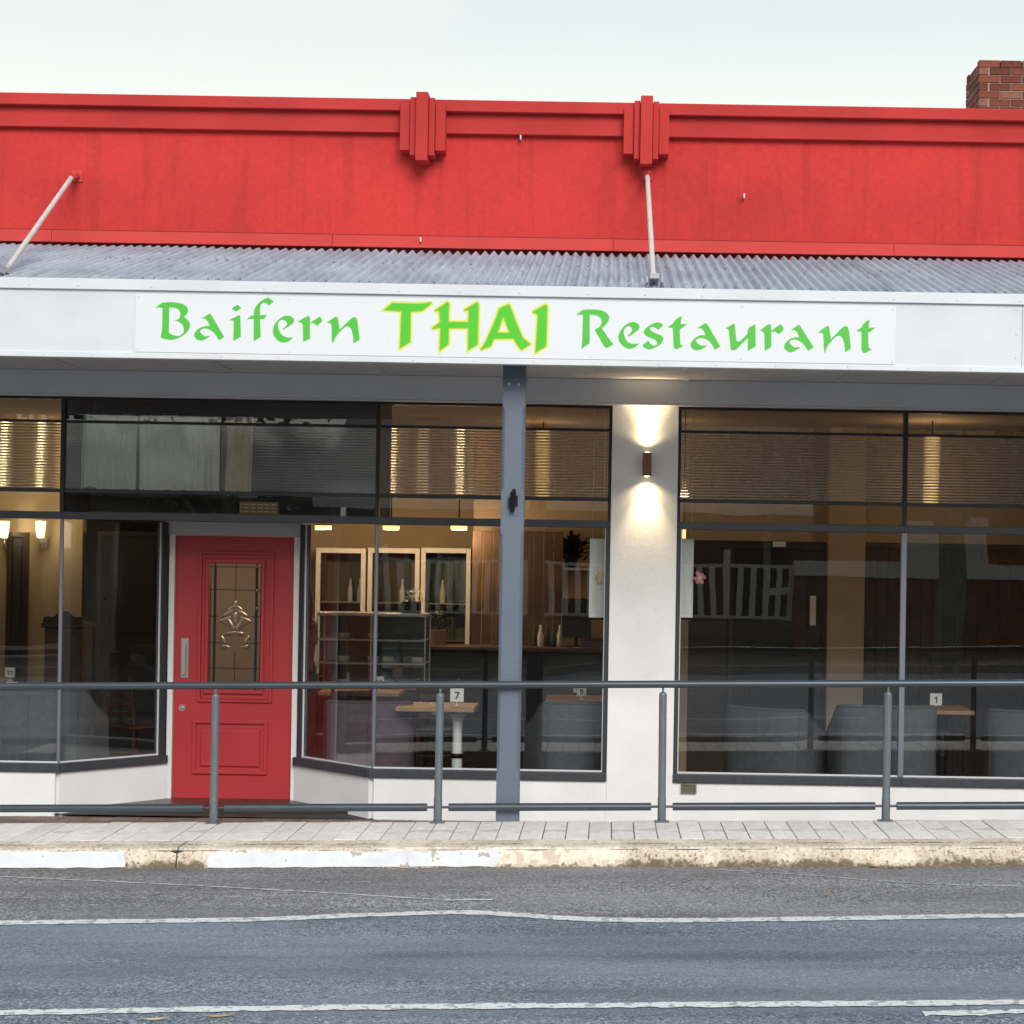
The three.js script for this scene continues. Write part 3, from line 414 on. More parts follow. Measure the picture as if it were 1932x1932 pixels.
  const lk = door, lx = x0 + 0.072 * W, ly = y1 - 0.657 * H; obj('lock_rose', cyl(0.031, 0.028, [lx, ly, z], [lx, ly, z + 0.012], 20), m.steel, lk); obj('lock_barrel', cyl(0.013, 0.012, [lx, ly, z + 0.011], [lx, ly, z + 0.022], 14), M(0.45, 0.36, 0.2, 0.35, { metalness: 0.8 }), lk);
}

// ================================================================ VERANDAH
const ver = thing('verandah', 'street verandah with grey corrugated roof, white fascia and one blue grey post', 'verandah');
const FZ = 2.85, RY0 = 4.215, RY1 = 3.562;
{
  // corrugated sheets, each lapping the next by one rib
  const pitch = 0.0725, per = 10, z0 = 0.03, z1 = FZ - 0.012, ribs = 10, w = ribs * pitch, roof = sub('corrugated_roof', ver);
  const tZinc = (() => { const f = periodic((u, v) => fbm(u * 8 + 2, v * 3, 4, 101)), g = periodic((u, v) => fbm(u * 60, v * 12, 3, 103)); const t = tex(512, 512, (i, j) => { const a = f(i / 512, j / 512), b = g(i / 512, j / 512), k = 0.90 + (a - 0.5) * 0.22 + (b - 0.5) * 0.14; let c = [236 * k, 238 * k, 243 * k]; if (b > 0.72 && a > 0.55) c = mixc(c, [150, 146, 146], 0.45); return c.map(clampb); }); t.repeat.set(1 / 1.9, 1 / 1.9); return t; })();
  const zinc = new THREE.MeshPhysicalMaterial({ color: C(0.55, 0.585, 0.655), roughness: 0.85, map: tZinc, specularIntensity: 0.25 });
  for (let k = 0; k < 25; k++) {
    const xs = -9 + k * w, pos = [], uv = [], idx = [], n = ribs * per + 4, dy = (k % 2) * 0.003 + (hash(k, 1, 5) - 0.5) * 0.004, nz = 6, v = hash(k, 3, 6);
    for (let j = 0; j <= nz; j++) for (let i = 0; i <= n; i++) {
      const x = xs + (i / per) * pitch, t = j / nz, z = z0 + (z1 - z0) * t;
      pos.push(x, RY0 + (RY1 - RY0) * t + 0.0180 * Math.cos(i / per * Math.PI * 2) + dy + (fbm(x * 2, z * 2, 2, 9) - 0.5) * 0.006, z); uv.push(x + v * 3, z + v * 5);
      if (i && j) { const a = (j - 1) * (n + 1) + i - 1; idx.push(a, a + n + 1, a + 1, a + 1, a + n + 1, a + n + 2); }
    }
    const g = new THREE.BufferGeometry(); g.setAttribute('position', new THREE.Float32BufferAttribute(pos, 3)); g.setAttribute('uv', new THREE.Float32BufferAttribute(uv, 2)); g.setIndex(idx); g.computeVertexNormals(); obj('roof_sheet', g, zinc, roof);
  }
  const sc = []; for (let i = 0; i < 150; i++) for (const t of [0.42, 0.93]) if (hash(i, t * 100 | 0, 8) > 0.35) sc.push(ball(0.007, [-8.9 + i * pitch * 1.55 - (i * pitch * 1.55) % pitch + 0.0755 * 0.2, RY0 + (RY1 - RY0) * t + 0.011, z0 + (z1 - z0) * t], 1, 0.6, 1, 6)); 
  obj('roof_screws', sc, M(0.16, 0.16, 0.17, 0.6, { metalness: 0.4 }), roof).userData.kind = 'stuff';
  // frame under the roof
  obj('front_beam', box(-9, 9, 3.10, 3.46, 2.66, 2.79), m.soffit, ver);
  const soff = sub('soffit', ver); for (let k = 0; k < 15; k++) { const x = -9 + k * 1.2; obj('soffit_sheet', box(x + 0.002, x + 1.198, Y.so, Y.so + 0.012, 0.0, 2.655), m.soffit, soff); obj('cover_strip', box(x - 0.02, x + 0.02, Y.so - 0.008, Y.so - 0.001, 0.142, 2.655), m.soffit, soff); }
  // fascia: board, top and bottom trims
  const fa = sub('fascia', ver), t0 = wy(647, 541, 13.45), t1 = wy(647, 554.5, 13.45), b1 = wy(647, 672, 13.45), b0 = wy(647, 682.6, 13.45);
  const cuts = [-9, -6.2, 2.72, 5.6, 9]; for (let i = 1; i < cuts.length; i++) obj('fascia_board', box(cuts[i - 1] + 0.0015, cuts[i] - 0.0015, b0 + 0.01, t0 - 0.01, 2.795, FZ), m.fascia, fa);
  obj('top_trim', box(-9, 9, t1, t0 + 0.024, 2.842, FZ + 0.022, 0.004), m.fasciaTrim, fa); obj('bottom_trim', box(-9, 9, b0, b1, 2.79, FZ + 0.016, 0.004), m.fasciaTrim, fa);
  const rv = []; for (let i = 0; i < 40; i++) { const x = -8 + i * 0.41 + (hash(i, 4, 2) - 0.5) * 0.1; rv.push(ball(0.007, [x, (t0 + t1) / 2, FZ + 0.022], 1, 1, 0.6, 6), ball(0.006, [x + 0.1, (b0 + b1) / 2, FZ + 0.016], 1, 1, 0.6, 6)); }
  for (const y of [0.42, 0.26, 0.10]) rv.push(ball(0.008, [wx(1918, 620, 13.45), b0 + y, FZ], 1, 1, 0.6, 6));
  obj('fascia_rivets', rv, m.fasciaTrim, fa).userData.kind = 'stuff';
  // tie rods from the parapet to the roof edge
  for (const [ax, ay, bx_, by] of [[140, 328, 12, 521], [1221, 325, 1233, 530]]) {
    const st = sub('tie_rod', ver), a = [wx(ax, ay, 16.2), wy(ax, ay, 16.2), 0.10], zb = 2.45, b = [wx(bx_, by, ZC - zb), 0, zb]; b[1] = RY0 + (RY1 - RY0) * (zb / FZ) + 0.03;
    const v = new THREE.Vector3(...b).sub(new THREE.Vector3(...a)), q = t => [a[0] + v.x * t, a[1] + v.y * t, a[2] + v.z * t];
    obj('rod', cyl(0.019, 0.019, q(0.05), q(0.97), 12), m.strut, st);
    obj('wall_bracket', [box(a[0] - 0.045, a[0] + 0.045, a[1] - 0.05, a[1] + 0.05, -0.002, 0.018, 0.004), cyl(0.028, 0.024, [a[0], a[1], 0.01], q(0.055), 12), ball(0.03, a, 1, 1, 1, 10)], m.redFlash, st, 'red painted wall bracket of the tie rod');
    obj('roof_bracket', [box(b[0] - 0.03, b[0] + 0.03, b[1] - 0.03, b[1] + 0.005, zb - 0.05, zb + 0.33), cyl(0.012, 0.012, q(0.96), q(1.0), 8), box(b[0] - 0.055, b[0] - 0.045, b[1] - 0.06, b[1] - 0.02, zb + 0.2, zb + 0.36), box(b[0] + 0.045, b[0] + 0.055, b[1] - 0.06, b[1] - 0.02, zb + 0.2, zb + 0.36)], M(0.42, 0.42, 0.45, 0.5), st);
  }
  // square post with stop chamfers
  const post = sub('verandah_post', ver), px = wx(965, 1100, 13.85), h = 0.0775, pz = 2.44, py0 = SL * px - 0.03;
  const oct = c => [[-h, -h + c], [-h, h - c], [-h + c, h], [h - c, h], [h, h - c], [h, -h + c], [h - c, -h], [-h + c, -h]];
  const lv = [[py0, 0.001], [0.30, 0.001], [0.34, 0.018], [1.92, 0.018], [1.95, 0.001], [2.22, 0.001], [2.25, 0.018], [2.78, 0.018], [2.81, 0.001], [Y.so - 0.01, 0.001]];
  const pos = []; for (let i = 1; i < lv.length; i++) { const A = oct(lv[i - 1][1]), B = oct(lv[i][1]); for (let k = 0; k < 8; k++) { const k2 = (k + 1) % 8, P = (o, y) => [o[0], y, o[1]]; pos.push(...P(A[k], lv[i - 1][0]), ...P(A[k2], lv[i - 1][0]), ...P(B[k2], lv[i][0]), ...P(A[k], lv[i - 1][0]), ...P(B[k2], lv[i][0]), ...P(B[k], lv[i][0])); } }
  const pg = new THREE.BufferGeometry(); pg.setAttribute('position', new THREE.Float32BufferAttribute(pos, 3)); pg.computeVertexNormals(); pg.translate(px, 0, pz); obj('shaft', metricUV(pg), m.post, post);
  obj('cap_plate', box(px - 0.082, px + 0.082, 2.99, 3.0, pz - 0.082, pz + 0.082), m.post, post);
  const hx = wx(968, 945, 13.8), hy = wy(968, 945, 13.8), hz = pz + h; obj('flag_socket', [cyl(0.017, 0.019, [hx - 0.004, hy - 0.075, hz + 0.03], [hx + 0.004, hy + 0.06, hz + 0.045], 12), box(hx + 0.02, hx + 0.034, hy - 0.03, hy + 0.035, hz, hz + 0.03), box(hx - 0.03, hx - 0.02, hy - 0.045, hy + 0.02, hz, hz + 0.03), ball(0.013, [hx + 0.008, hy + 0.068, hz + 0.04], 1, 1, 1, 8)], m.hook, post, 'black metal flag socket on the post');
  obj('socket_plate', box(hx - 0.04, hx + 0.045, hy - 0.10, hy + 0.02, hz - 0.001, hz + 0.004), m.post, post);
  obj('bolt', [ball(0.011, [px - 0.035, 2.96, hz], 1, 1, 0.7, 8)], m.steel, post); obj('bolt', [ball(0.011, [px + 0.03, 2.955, hz], 1, 1, 0.7, 8)], m.steel, post);
}

// ================================================================ SIGN
{
  const d = ZC - FZ - 0.014, x0 = wx(255, 607, d), x1 = wx(1690, 630, d), y1 = wy(970, 566, d), y0 = wy(970, 675.5, d), W = x1 - x0, H = y1 - y0, CW = 2048, CH = Math.round(2048 * H / W);
  const cv = document.createElement('canvas'); cv.width = CW; cv.height = CH; const c = cv.getContext('2d');
  c.fillStyle = 'rgb(245,247,250)'; c.fillRect(0, 0, CW, CH);
  const k = KD(d), s = CW / W, q = N / 2750;
  // letter outlines, traced in crops of the photograph (6.0375 px per photo px), laid flat on the board
  const frame = (ox, oy) => { const z = q / 6.0375, px0 = ox * q, py0 = oy * q; // board X = ((px-CX)+ROLL(py-CY))k ; Y = EYE-((py-CY)-ROLL(px-CX))k
    c.setTransform(z * k * s, -ROLL * z * k * s, ROLL * z * k * s, z * k * s, (ux(px0, py0) * k - x0) * s, (y1 - (EYE - vy(px0, py0) * k)) * s); };
  const plain = 'rgb(84,205,62)', bright = 'rgb(78,214,22)';
  const put = (ox, oy, paths, hot) => { frame(ox, oy); for (const t of paths) { const p = new Path2D(t); if (hot) { c.strokeStyle = 'rgb(238,246,120)'; c.lineJoin = 'miter'; c.miterLimit = 3.2; c.lineWidth = 78; c.stroke(p); } } for (const t of paths) { const p = new Path2D(t); if (hot) { c.strokeStyle = 'rgb(196,196,24)'; c.lineWidth = 26; c.stroke(p); } c.fillStyle = hot ? bright : plain; c.fill(p, 'evenodd'); } };
  put(400, 780, ['M100,275 L200,195 Q400,165 540,215 Q640,260 625,340 Q615,390 555,425 Q650,470 660,560 Q655,650 560,720 Q450,800 340,805 Q240,795 180,760 L205,640 L212,280 Q150,270 100,275 Z M322,275 Q440,262 490,330 Q520,400 480,455 L405,490 Q480,490 530,550 Q580,640 545,690 Q500,740 450,738 Q370,725 316,690 Z',
    'M845,455 L975,370 Q1000,380 1020,420 L1215,755 L1130,810 Q1080,720 1030,670 Q960,615 900,615 Q830,625 820,660 Q850,720 900,745 L995,735 Q920,790 850,815 Q780,815 745,770 Q710,730 735,690 Q790,600 900,578 Q940,570 975,575 Q960,500 905,455 Z',
    'M1290,480 L1450,395 L1475,405 L1485,750 L1360,825 L1372,490 Q1330,475 1290,480 Z M1335,290 L1430,225 L1495,280 L1400,340 Z']);
  put(680, 780, ['M235,105 L330,175 L250,240 Q205,195 160,190 Q110,215 105,290 L105,400 L220,390 L170,460 L105,465 L112,680 Q125,740 110,760 L0,825 L5,460 Q-60,455 -115,470 L-45,410 L5,400 Q0,330 20,290 Q70,190 150,150 Q200,120 235,105 Z',
    'M645,760 Q570,850 480,850 Q380,830 325,730 Q300,650 330,570 Q400,440 520,405 Q610,400 650,450 Q670,490 640,530 Q560,590 485,640 L470,630 Q540,570 545,545 Q540,480 460,475 Q405,480 395,560 Q400,660 460,720 Q530,780 645,760 Z',
    'M710,505 L880,410 L910,420 L920,520 L1080,415 L1120,490 L1030,575 Q990,525 930,525 L915,530 L915,785 L805,835 L800,560 Q790,510 710,505 Z',
    'M1180,520 L1330,425 L1365,430 L1400,630 L1560,475 Q1610,420 1660,430 Q1690,480 1700,600 L1725,800 L1620,860 Q1620,720 1590,640 Q1570,580 1510,580 Q1430,620 1330,760 L1285,865 L1270,800 L1265,545 Q1230,520 1180,520 Z']);
  const A4 = 280 * 6.0375;   // the second crop of the bright word starts 280 photo px further on
  const shift = t => t.replace(/(-?\d+),(-?\d+)/g, (_, a, b) => (+a + A4) + ',' + b);
  put(1000, 780, ['M200,310 L320,205 L700,215 Q880,215 960,190 Q880,270 800,320 Q720,335 612,335 L605,830 L450,930 L475,330 Q320,320 200,310 Z',
    'M1010,330 L1215,190 L1235,210 L1225,512 L1560,515 L1570,310 L1485,320 L1690,195 L1715,215 L1700,870 L1555,965 L1560,605 L1230,605 L1225,870 L1095,965 L1110,600 Q1040,600 965,620 L1080,530 L1105,515 L1085,320 Z',
    shift('M60,965 Q150,860 200,720 Q310,480 375,290 L520,225 Q560,300 620,480 L740,770 L860,870 L730,960 Q680,920 600,770 L565,775 L275,780 L225,900 Q150,930 60,965 Z M430,400 L330,690 L540,690 Q490,550 430,400 Z'),
    shift('M900,350 L1110,235 L1140,250 L1120,900 L960,1000 L1000,400 Q950,350 900,350 Z')], true);
  put(1530, 800, ['M105,270 L205,190 Q420,165 540,205 Q650,250 640,340 Q620,420 525,490 Q600,620 715,755 L600,815 Q560,800 530,740 L405,520 L480,470 Q530,410 515,360 Q490,265 325,270 L325,735 L190,830 L205,640 L215,275 Q160,265 105,270 Z',
    'M1130,740 Q1050,830 970,830 Q860,810 800,700 Q770,630 810,560 Q880,420 1010,385 Q1100,385 1130,440 Q1145,490 1110,520 Q1020,590 960,630 L945,615 Q1010,550 1015,520 Q1010,465 945,455 Q880,480 875,560 Q890,660 950,725 Q1040,760 1130,740 Z',
    'M1520,445 L1435,515 Q1370,455 1320,470 Q1290,490 1310,515 Q1350,560 1440,590 Q1530,620 1520,680 Q1490,760 1400,800 Q1320,850 1260,830 Q1200,810 1180,770 L1275,690 Q1310,760 1360,775 Q1420,770 1420,730 Q1410,680 1330,655 Q1200,610 1200,555 Q1210,490 1310,435 Q1400,380 1450,395 Q1500,410 1520,445 Z',
    'M1820,290 L1800,420 L1910,420 L1805,500 L1785,520 L1795,740 Q1810,780 1850,775 L1740,835 Q1690,835 1685,780 L1675,490 L1590,475 L1680,410 Q1700,340 1820,290 Z']);
  put(1800, 800, ['M440,490 L570,405 Q600,415 620,450 L815,790 L725,845 Q690,760 630,700 Q570,650 500,650 Q430,655 415,690 Q440,740 500,775 L605,770 Q530,835 450,855 Q370,850 340,800 Q315,760 350,710 Q410,620 500,605 Q545,600 570,605 Q555,530 500,490 Z',
    'M890,495 L1030,415 L1055,430 Q1055,550 1080,690 Q1090,715 1130,705 Q1200,640 1255,580 Q1255,500 1290,470 L1385,425 L1390,790 L1260,860 L1262,650 L1110,800 Q1060,860 1010,850 Q980,840 980,800 L950,520 Q930,490 890,495 Z',
    'M1450,530 L1600,420 L1635,430 L1645,530 L1790,420 L1845,480 Q1840,540 1755,590 Q1730,540 1660,545 L1645,550 L1640,800 L1535,860 L1530,590 Q1510,530 1450,530 Z']);
  put(2080, 800, ['M270,520 L400,430 Q420,440 440,480 L640,800 L550,865 Q500,770 440,720 Q390,680 330,675 Q250,680 245,720 Q280,780 330,805 L430,795 Q360,860 280,885 Q200,880 170,830 Q140,790 185,730 Q240,650 330,640 Q380,630 400,640 Q390,560 330,520 Z',
    'M700,565 L860,450 L890,455 L920,670 L1080,500 Q1130,445 1185,460 Q1215,500 1225,640 L1245,830 L1150,880 Q1145,740 1110,660 Q1090,610 1035,610 Q960,650 860,790 L820,905 L805,830 L795,580 Q760,555 700,565 Z',
    'M1545,345 L1535,480 L1650,475 L1560,545 L1525,560 L1530,780 Q1550,840 1595,830 L1470,900 Q1420,890 1415,830 L1415,550 L1330,535 L1420,475 Q1440,400 1545,345 Z']);
  const t = new THREE.CanvasTexture(cv); t.colorSpace = THREE.SRGBColorSpace; t.anisotropy = 8;
  const sign = thing('shop_sign', 'long white sign panel with green restaurant lettering on the verandah fascia', 'sign');
  obj('panel', box(x0, x1, y0, y1, FZ + 0.001, FZ + 0.006, 0.001), M(0.72, 0.73, 0.74, 0.4), sign);
  const face = new THREE.PlaneGeometry(W - 0.004, H - 0.004); face.translate((x0 + x1) / 2, (y0 + y1) / 2, FZ + 0.0068); obj('printed_face', face, new THREE.MeshStandardMaterial({ color: C(0.76, 0.765, 0.775), map: t, roughness: 0.5 }), sign);
  for (let i = 0; i < 6; i++) for (const y of [y0 + 0.018, y1 - 0.018]) { const x = x0 + 0.02 + (W - 0.04) * i / 5; obj('screw', cyl(0.006, 0.005, [x, y, FZ + 0.006], [x, y, FZ + 0.0105], 8), m.fascia, sign); }
}

// ================================================================ RAILING
{
  const r = thing('street_railing', 'dark grey tubular street railing with round posts on the raised paver strip', 'railing');
  const z = 2.57, P = 1.515, p0 = wx(405, 1430, ZC - z), posts = []; for (let i = -2; i < 6; i++) posts.push(p0 + i * P);
  const base = x => SL * x;
  obj('top_rail', cyl(0.0252, 0.0252, [posts[0] - 0.8, base(posts[0] - 0.8) + 0.931, z], [posts[7] + 0.8, base(posts[7] + 0.8) + 0.931, z], 20), m.rail, r);
  posts.forEach((x, i) => {
    const b = base(x), lean = (hash(i, 3, 8) - 0.5) * 0.012;
    const p = obj('post', lathe([[0, -0.02], [0.0285, -0.02], [0.0285, 0.16], [0.0275, 0.165], [0.0265, 0.17], [0.0265, 0.858], [0.020, 0.876], [0.0, 0.877]], 18), m.railPost, r); p.position.set(x, b, z); p.rotation.z = lean;
    obj('pin', cyl(0.0085, 0.0085, [0, 0.87, 0], [0, 0.912, 0], 10), m.railPost, p);
    obj('base_plate', box(-0.05, 0.05, 0.0, 0.008, -0.045, 0.045, 0.002), m.railPost, p);
    if (i < posts.length - 1) {
      const x1 = posts[i + 1], s0 = x + 0.073, s1 = x1 - 0.073, ry = q => base(q) + 0.103;
      const lr = obj('lower_rail', cyl(0.0265, 0.0265, [s0, ry(s0), z], [s1, ry(s1), z], 18), m.rail, r);
      obj('spigot', cyl(0.0085, 0.0085, [x, ry(x), z], [s0 + 0.002, ry(s0), z], 8), m.rail, lr); obj('spigot', cyl(0.0085, 0.0085, [s1 - 0.002, ry(s1), z], [x1, ry(x1), z], 8), m.rail, lr);
    }
  });
}

// ================================================================ CHIMNEY
{
  const d = 22.3, z1 = ZC - d, x0 = wx(1847, 160, d), yT = wy(1890, 113, d), ch = thing('brick_chimney', 'red brick chimney stack with pale mortar rising behind the parapet', 'chimney');
  const mats = [[0.34, 0.095, 0.06], [0.27, 0.075, 0.05], [0.40, 0.12, 0.075], [0.22, 0.07, 0.05], [0.46, 0.19, 0.13]].map(c => M(...c, 0.95, { map: tGrime, bumpMap: bWall, bumpScale: 0.003 }));
  const nx = 4, nz = 3, bw = 0.23, bd = 0.11, bh = 0.077, j = 0.009, W = nx * (bw + j) - j, D = nz * (bw + j) - j + bd + j, courses = 10;
  obj('core', box(x0 + 0.012, x0 + W - 0.012, 4.3, yT - 0.085, z1 - D + 0.012, z1 - 0.012), m.mortar, ch);
  const gF = box(-bw / 2, bw / 2, -bh / 2, bh / 2, -bd / 2, bd / 2, 0.006), gH = box(-0.05, 0.05, -bh / 2, bh / 2, -bd / 2, bd / 2, 0.006);
  for (let c = 0; c < courses; c++) {
    const y = yT - bh / 2 - c * (bh + j), inset = c === 0 ? 0.02 : 0, off = c % 2 ? (bw + j) / 2 : 0;
    const lay = (g, x, z, rot) => { const o = obj('brick', g, mats[Math.floor(hash(Math.round(x * 100), c * 31 + Math.round(z * 100), 5) * 5)], ch); o.position.set(x + (rnd() - 0.5) * 0.004, y, z + (rnd() - 0.5) * 0.006); o.rotation.y = rot + (rnd() - 0.5) * 0.012; };
    for (let i = 0; i < nx + (off ? -1 : 0); i++) for (const z of [z1 - bd / 2 - inset, z1 - D + bd / 2 + inset]) lay(gF, x0 + bw / 2 + off + i * (bw + j), z, 0);
    if (off) for (const z of [z1 - bd / 2 - inset, z1 - D + bd / 2 + inset]) { lay(gH, x0 + 0.05 + inset * 0.3, z, 0); lay(gH, x0 + W - 0.05 - inset * 0.3, z, 0); }
    for (let i = 0; i < nz - 0; i++) for (const x of [x0 + bd / 2 + inset, x0 + W - bd / 2 - inset]) lay(gF, x, z1 - bd - j - bw / 2 - i * (bw + j) + 0.0, Math.PI / 2);
  }
}

// ================================================================ WALL LAMP on the column
{
  const x = wx(1221, 876, 16.17), y = wy(1221, 876, 16.17), zc = 0.055 + 0.062, r = 0.034, h = 0.092;
  const l = thing('wall_lamp', 'slim bronze cylinder wall lamp shining up and down the white column', 'lamp', [x, y, zc]);
  obj('body', new THREE.CylinderGeometry(r, r, 2 * h, 28, 1, true), M(0.20, 0.10, 0.06, 0.35, { metalness: 0.6 }), l);
  obj('collar', lathe([[r, h - 0.006], [r + 0.003, h - 0.006], [r + 0.003, h], [r - 0.004, h], [r - 0.004, h - 0.006]], 28), m.hook, l); obj('collar', lathe([[r, -h], [r + 0.003, -h], [r + 0.003, -h + 0.006], [r - 0.004, -h + 0.006], [r - 0.004, -h]], 28), m.hook, l);
  obj('bracket', [box(-0.02, 0.02, -0.03, 0.03, -0.0615, -0.028), box(-0.035, 0.035, -0.05, 0.05, -0.0618, -0.053, 0.003)], m.hook, l);
  const g = lampGlow(1, 0.80, 0.45, 1.6);
  for (const s of [1, -1]) {
    const b = obj('lamp_lens', ball(0.026, [0, s * (h - 0.004), 0], 1, 0.55, 1, 14), g, l);
    const sp = new THREE.SpotLight(new THREE.Color(1, 0.74, 0.40), s > 0 ? 0.24 : 0.34, 0, 1.25, 1.0); sp.position.set(x, y + s * (h + 0.03), zc + 0.01); sp.target.position.set(x, y + s * 2, zc - 0.06); sp.castShadow = true; sp.shadow.radius = 1; scene.add(sp, sp.target);
    const bm = new THREE.SpotLight(new THREE.Color(1, 0.74, 0.40), s > 0 ? 1.0 : 1.5, 0, 0.62, 1.0); bm.position.copy(sp.position); bm.target.position.set(x, y + s * 2, zc - 0.16); bm.castShadow = true; bm.shadow.radius = 1; scene.add(bm, bm.target);   // the lens's focused beam inside the wider spill
  }
}

// ================================================================ INSIDE
const FL = -0.30;
{
  const room = structure('room');
  obj('floor', box(-9, 9, FL - 0.08, FL, -8.1, -0.19), m.floorIn, room);
  { // boards of the floor show in the foreground of the windows only as a dark sheen
  }
  obj('ceiling', box(-9, 9, 3.095, 3.13, -8.1, -0.06), m.ceilingIn, room);
  obj('back_wall', [box(-9, XD0 - 1.75, FL, 3.095, -4.9, -4.75), box(-4.55, -1.42, FL, 3.095, -6.4, -6.25), box(-4.60, -4.55, FL, 3.095, -6.4, -4.75)], m.tan, room);
  obj('back_wall', box(-1.42, 0.8, FL, 3.095, -5.2, -5.05), m.tan, room); obj('back_wall', box(0.8, 9, 1.98, 3.095, -3.75, -3.6), m.tan, room); obj('painted_shade_wall', box(0.8, 9, FL, 1.978, -3.75, -3.612), m.darkWood, room); for (let i = 0; i < 46; i++) { const x = wx(1631, 1150, 19.85) + 0.01 + i * 0.11; if (x < 6.9) obj('painted_shade_board', box(x + 0.002, x + 0.108, FL, 1.93, -3.611, -3.598 + hash(i, 1, 3) * 0.002, 0.003), m.darkWood, room); } obj('painted_shade_cap', box(wx(1631, 1150, 19.85), 7, 1.93, 1.985, -3.611, -3.575, 0.004), m.darkWood, room); obj('partition', box(0.72, 0.80, FL, 3.095, -5.05, -3.6), m.tan, room);  // lower right wall, boards and cap coloured dark to imitate the dim interior
  obj('side_wall', [box(-9, -8.9, FL, 3.095, -8, -0.3), box(7.2, 7.3, FL, 3.095, -8, -0.3)], m.tan, room);
  obj('back_wall', box(-9, 9, FL, 3.095, -8.15, -8.05), m.tan, room);
  obj('pillar', box(wx(1562, 1150, 19.7), wx(1631, 1150, 19.7), FL, 3.095, -3.6, -3.4, 0.004), m.tan, room);
}
const pts = (list) => list;
// dark doors in the back walls
function darkDoor(label, px0, px1, pyTop, d, handle) {
  const x0 = wx(px0, 1150, d), x1 = wx(px1, 1150, d), y1 = wy((px0 + px1) / 2, pyTop, d), z = ZC - d, o = thing('inner_door', label, 'door');
  obj('leaf', box(x0 + 0.05, x1 - 0.05, FL + 0.01, y1 - 0.05, z - 0.04, z, 0.004), m.dark, o);
  for (const [a, b] of [[0.12, 0.46], [0.54, 0.94]]) obj('panel', box(x0 + 0.05 + (x1 - x0 - 0.1) * 0.18, x1 - 0.05 - (x1 - x0 - 0.1) * 0.18, FL + (y1 - FL) * a, FL + (y1 - FL) * b, z, z + 0.01, 0.004), m.dark, o);
  obj('architrave', [box(x0, x0 + 0.05, FL, y1, z - 0.04, z + 0.02), box(x1 - 0.05, x1, FL, y1, z - 0.04, z + 0.02), box(x0 + 0.05, x1 - 0.05, y1 - 0.05, y1, z - 0.04, z + 0.02)], m.darkWood, o);
  if (handle) { const hx = wx(handle[0], 1150, d), a = wy(handle[0], handle[1], d), b = wy(handle[0], handle[2], d); obj('long_handle', [box(hx - 0.03, hx + 0.03, b, a, z + 0.03, z + 0.045, 0.006), box(hx - 0.01, hx + 0.01, a - 0.06, a - 0.04, z, z + 0.032), box(hx - 0.01, hx + 0.01, b + 0.04, b + 0.06, z, z + 0.032)], m.whiteIn, o); }
}
darkDoor('dark timber door in the back wall behind the angled window', 182, 318, 1003, 21.0, null);
darkDoor('dark plum coloured door between the wall sconces', 12, 52, 1004, 20.98, null);
darkDoor('black inner door with a long white handle beside the tan pillar', 1375, 1562, 1026, 19.85, [1533, 1124, 1180]);
// exit plate over the black door
{ const d = 19.8, s = thing('door_sign', 'small white plate above the black inner door', 'sign'); obj('plate', box(wx(1458, 1026, d), wx(1482, 1026, d), wy(1470, 1032, d), wy(1470, 1022, d), ZC - d - 0.0, ZC - d + 0.03, 0.003), m.paper, s); }
// ---- lamps
const warm = new THREE.Color(1, 0.66, 0.36);
[[610, 995], [738, 995.5], [866, 996]].forEach(([px, py], i) => {
  const d = 20.6, x = wx(px, py, d), y = wy(px, py, d), l = thing('ceiling_spot_lamp', 'small glowing round drop lamp above the drinks fridges', 'lamp', [x, y, ZC - d], 'drop lamps above the fridges');
  obj('glow_lens', lathe([[0, -0.022], [0.078, -0.022], [0.085, -0.012], [0.085, 0.02], [0, 0.02]], 20), lampGlow(1, 0.70, 0.25, 0.9), l); obj('canopy', lathe([[0, 0.021], [0.09, 0.021], [0.09, 0.032], [0, 0.032]], 20), m.hook, l); obj('stem', cyl(0.008, 0.008, [0, 0.03, 0], [0, 3.095 - y, 0], 8), m.hook, l);
  light(warm, 1.05, [x, y - 0.06, ZC - d]);
});
[[8, 1000, 20.9], [77, 1000, 20.9]].forEach(([px, py, d], i) => {
  const x = wx(px, py, d), y = wy(px, py, d), z = ZC - d, l = thing('wall_sconce_lamp', 'lit frosted glass wall sconce on the tan back wall', 'lamp', [x, y, z], 'sconces on the back wall');
  const cone = lathe([[0.02, -0.085], [0.038, -0.08], [0.048, 0.0], [0.055, 0.09], [0.05, 0.092], [0.03, -0.06], [0.02, -0.085]], 18); obj('glass_shade', cone, lampGlow(1, 0.80, 0.42, 0.85), l);
  obj('arm', [cyl(0.01, 0.01, [0, -0.085, 0], [0, -0.14, 0], 8), cyl(0.01, 0.01, [0, -0.13, 0], [0, -0.13, -0.14], 8), box(-0.03, 0.03, -0.19, -0.08, -0.148, -0.135, 0.003)], m.steel, l);
  light(new THREE.Color(1, 0.78, 0.45), 0.26, [x, y + 0.02, z + 0.10]);
});
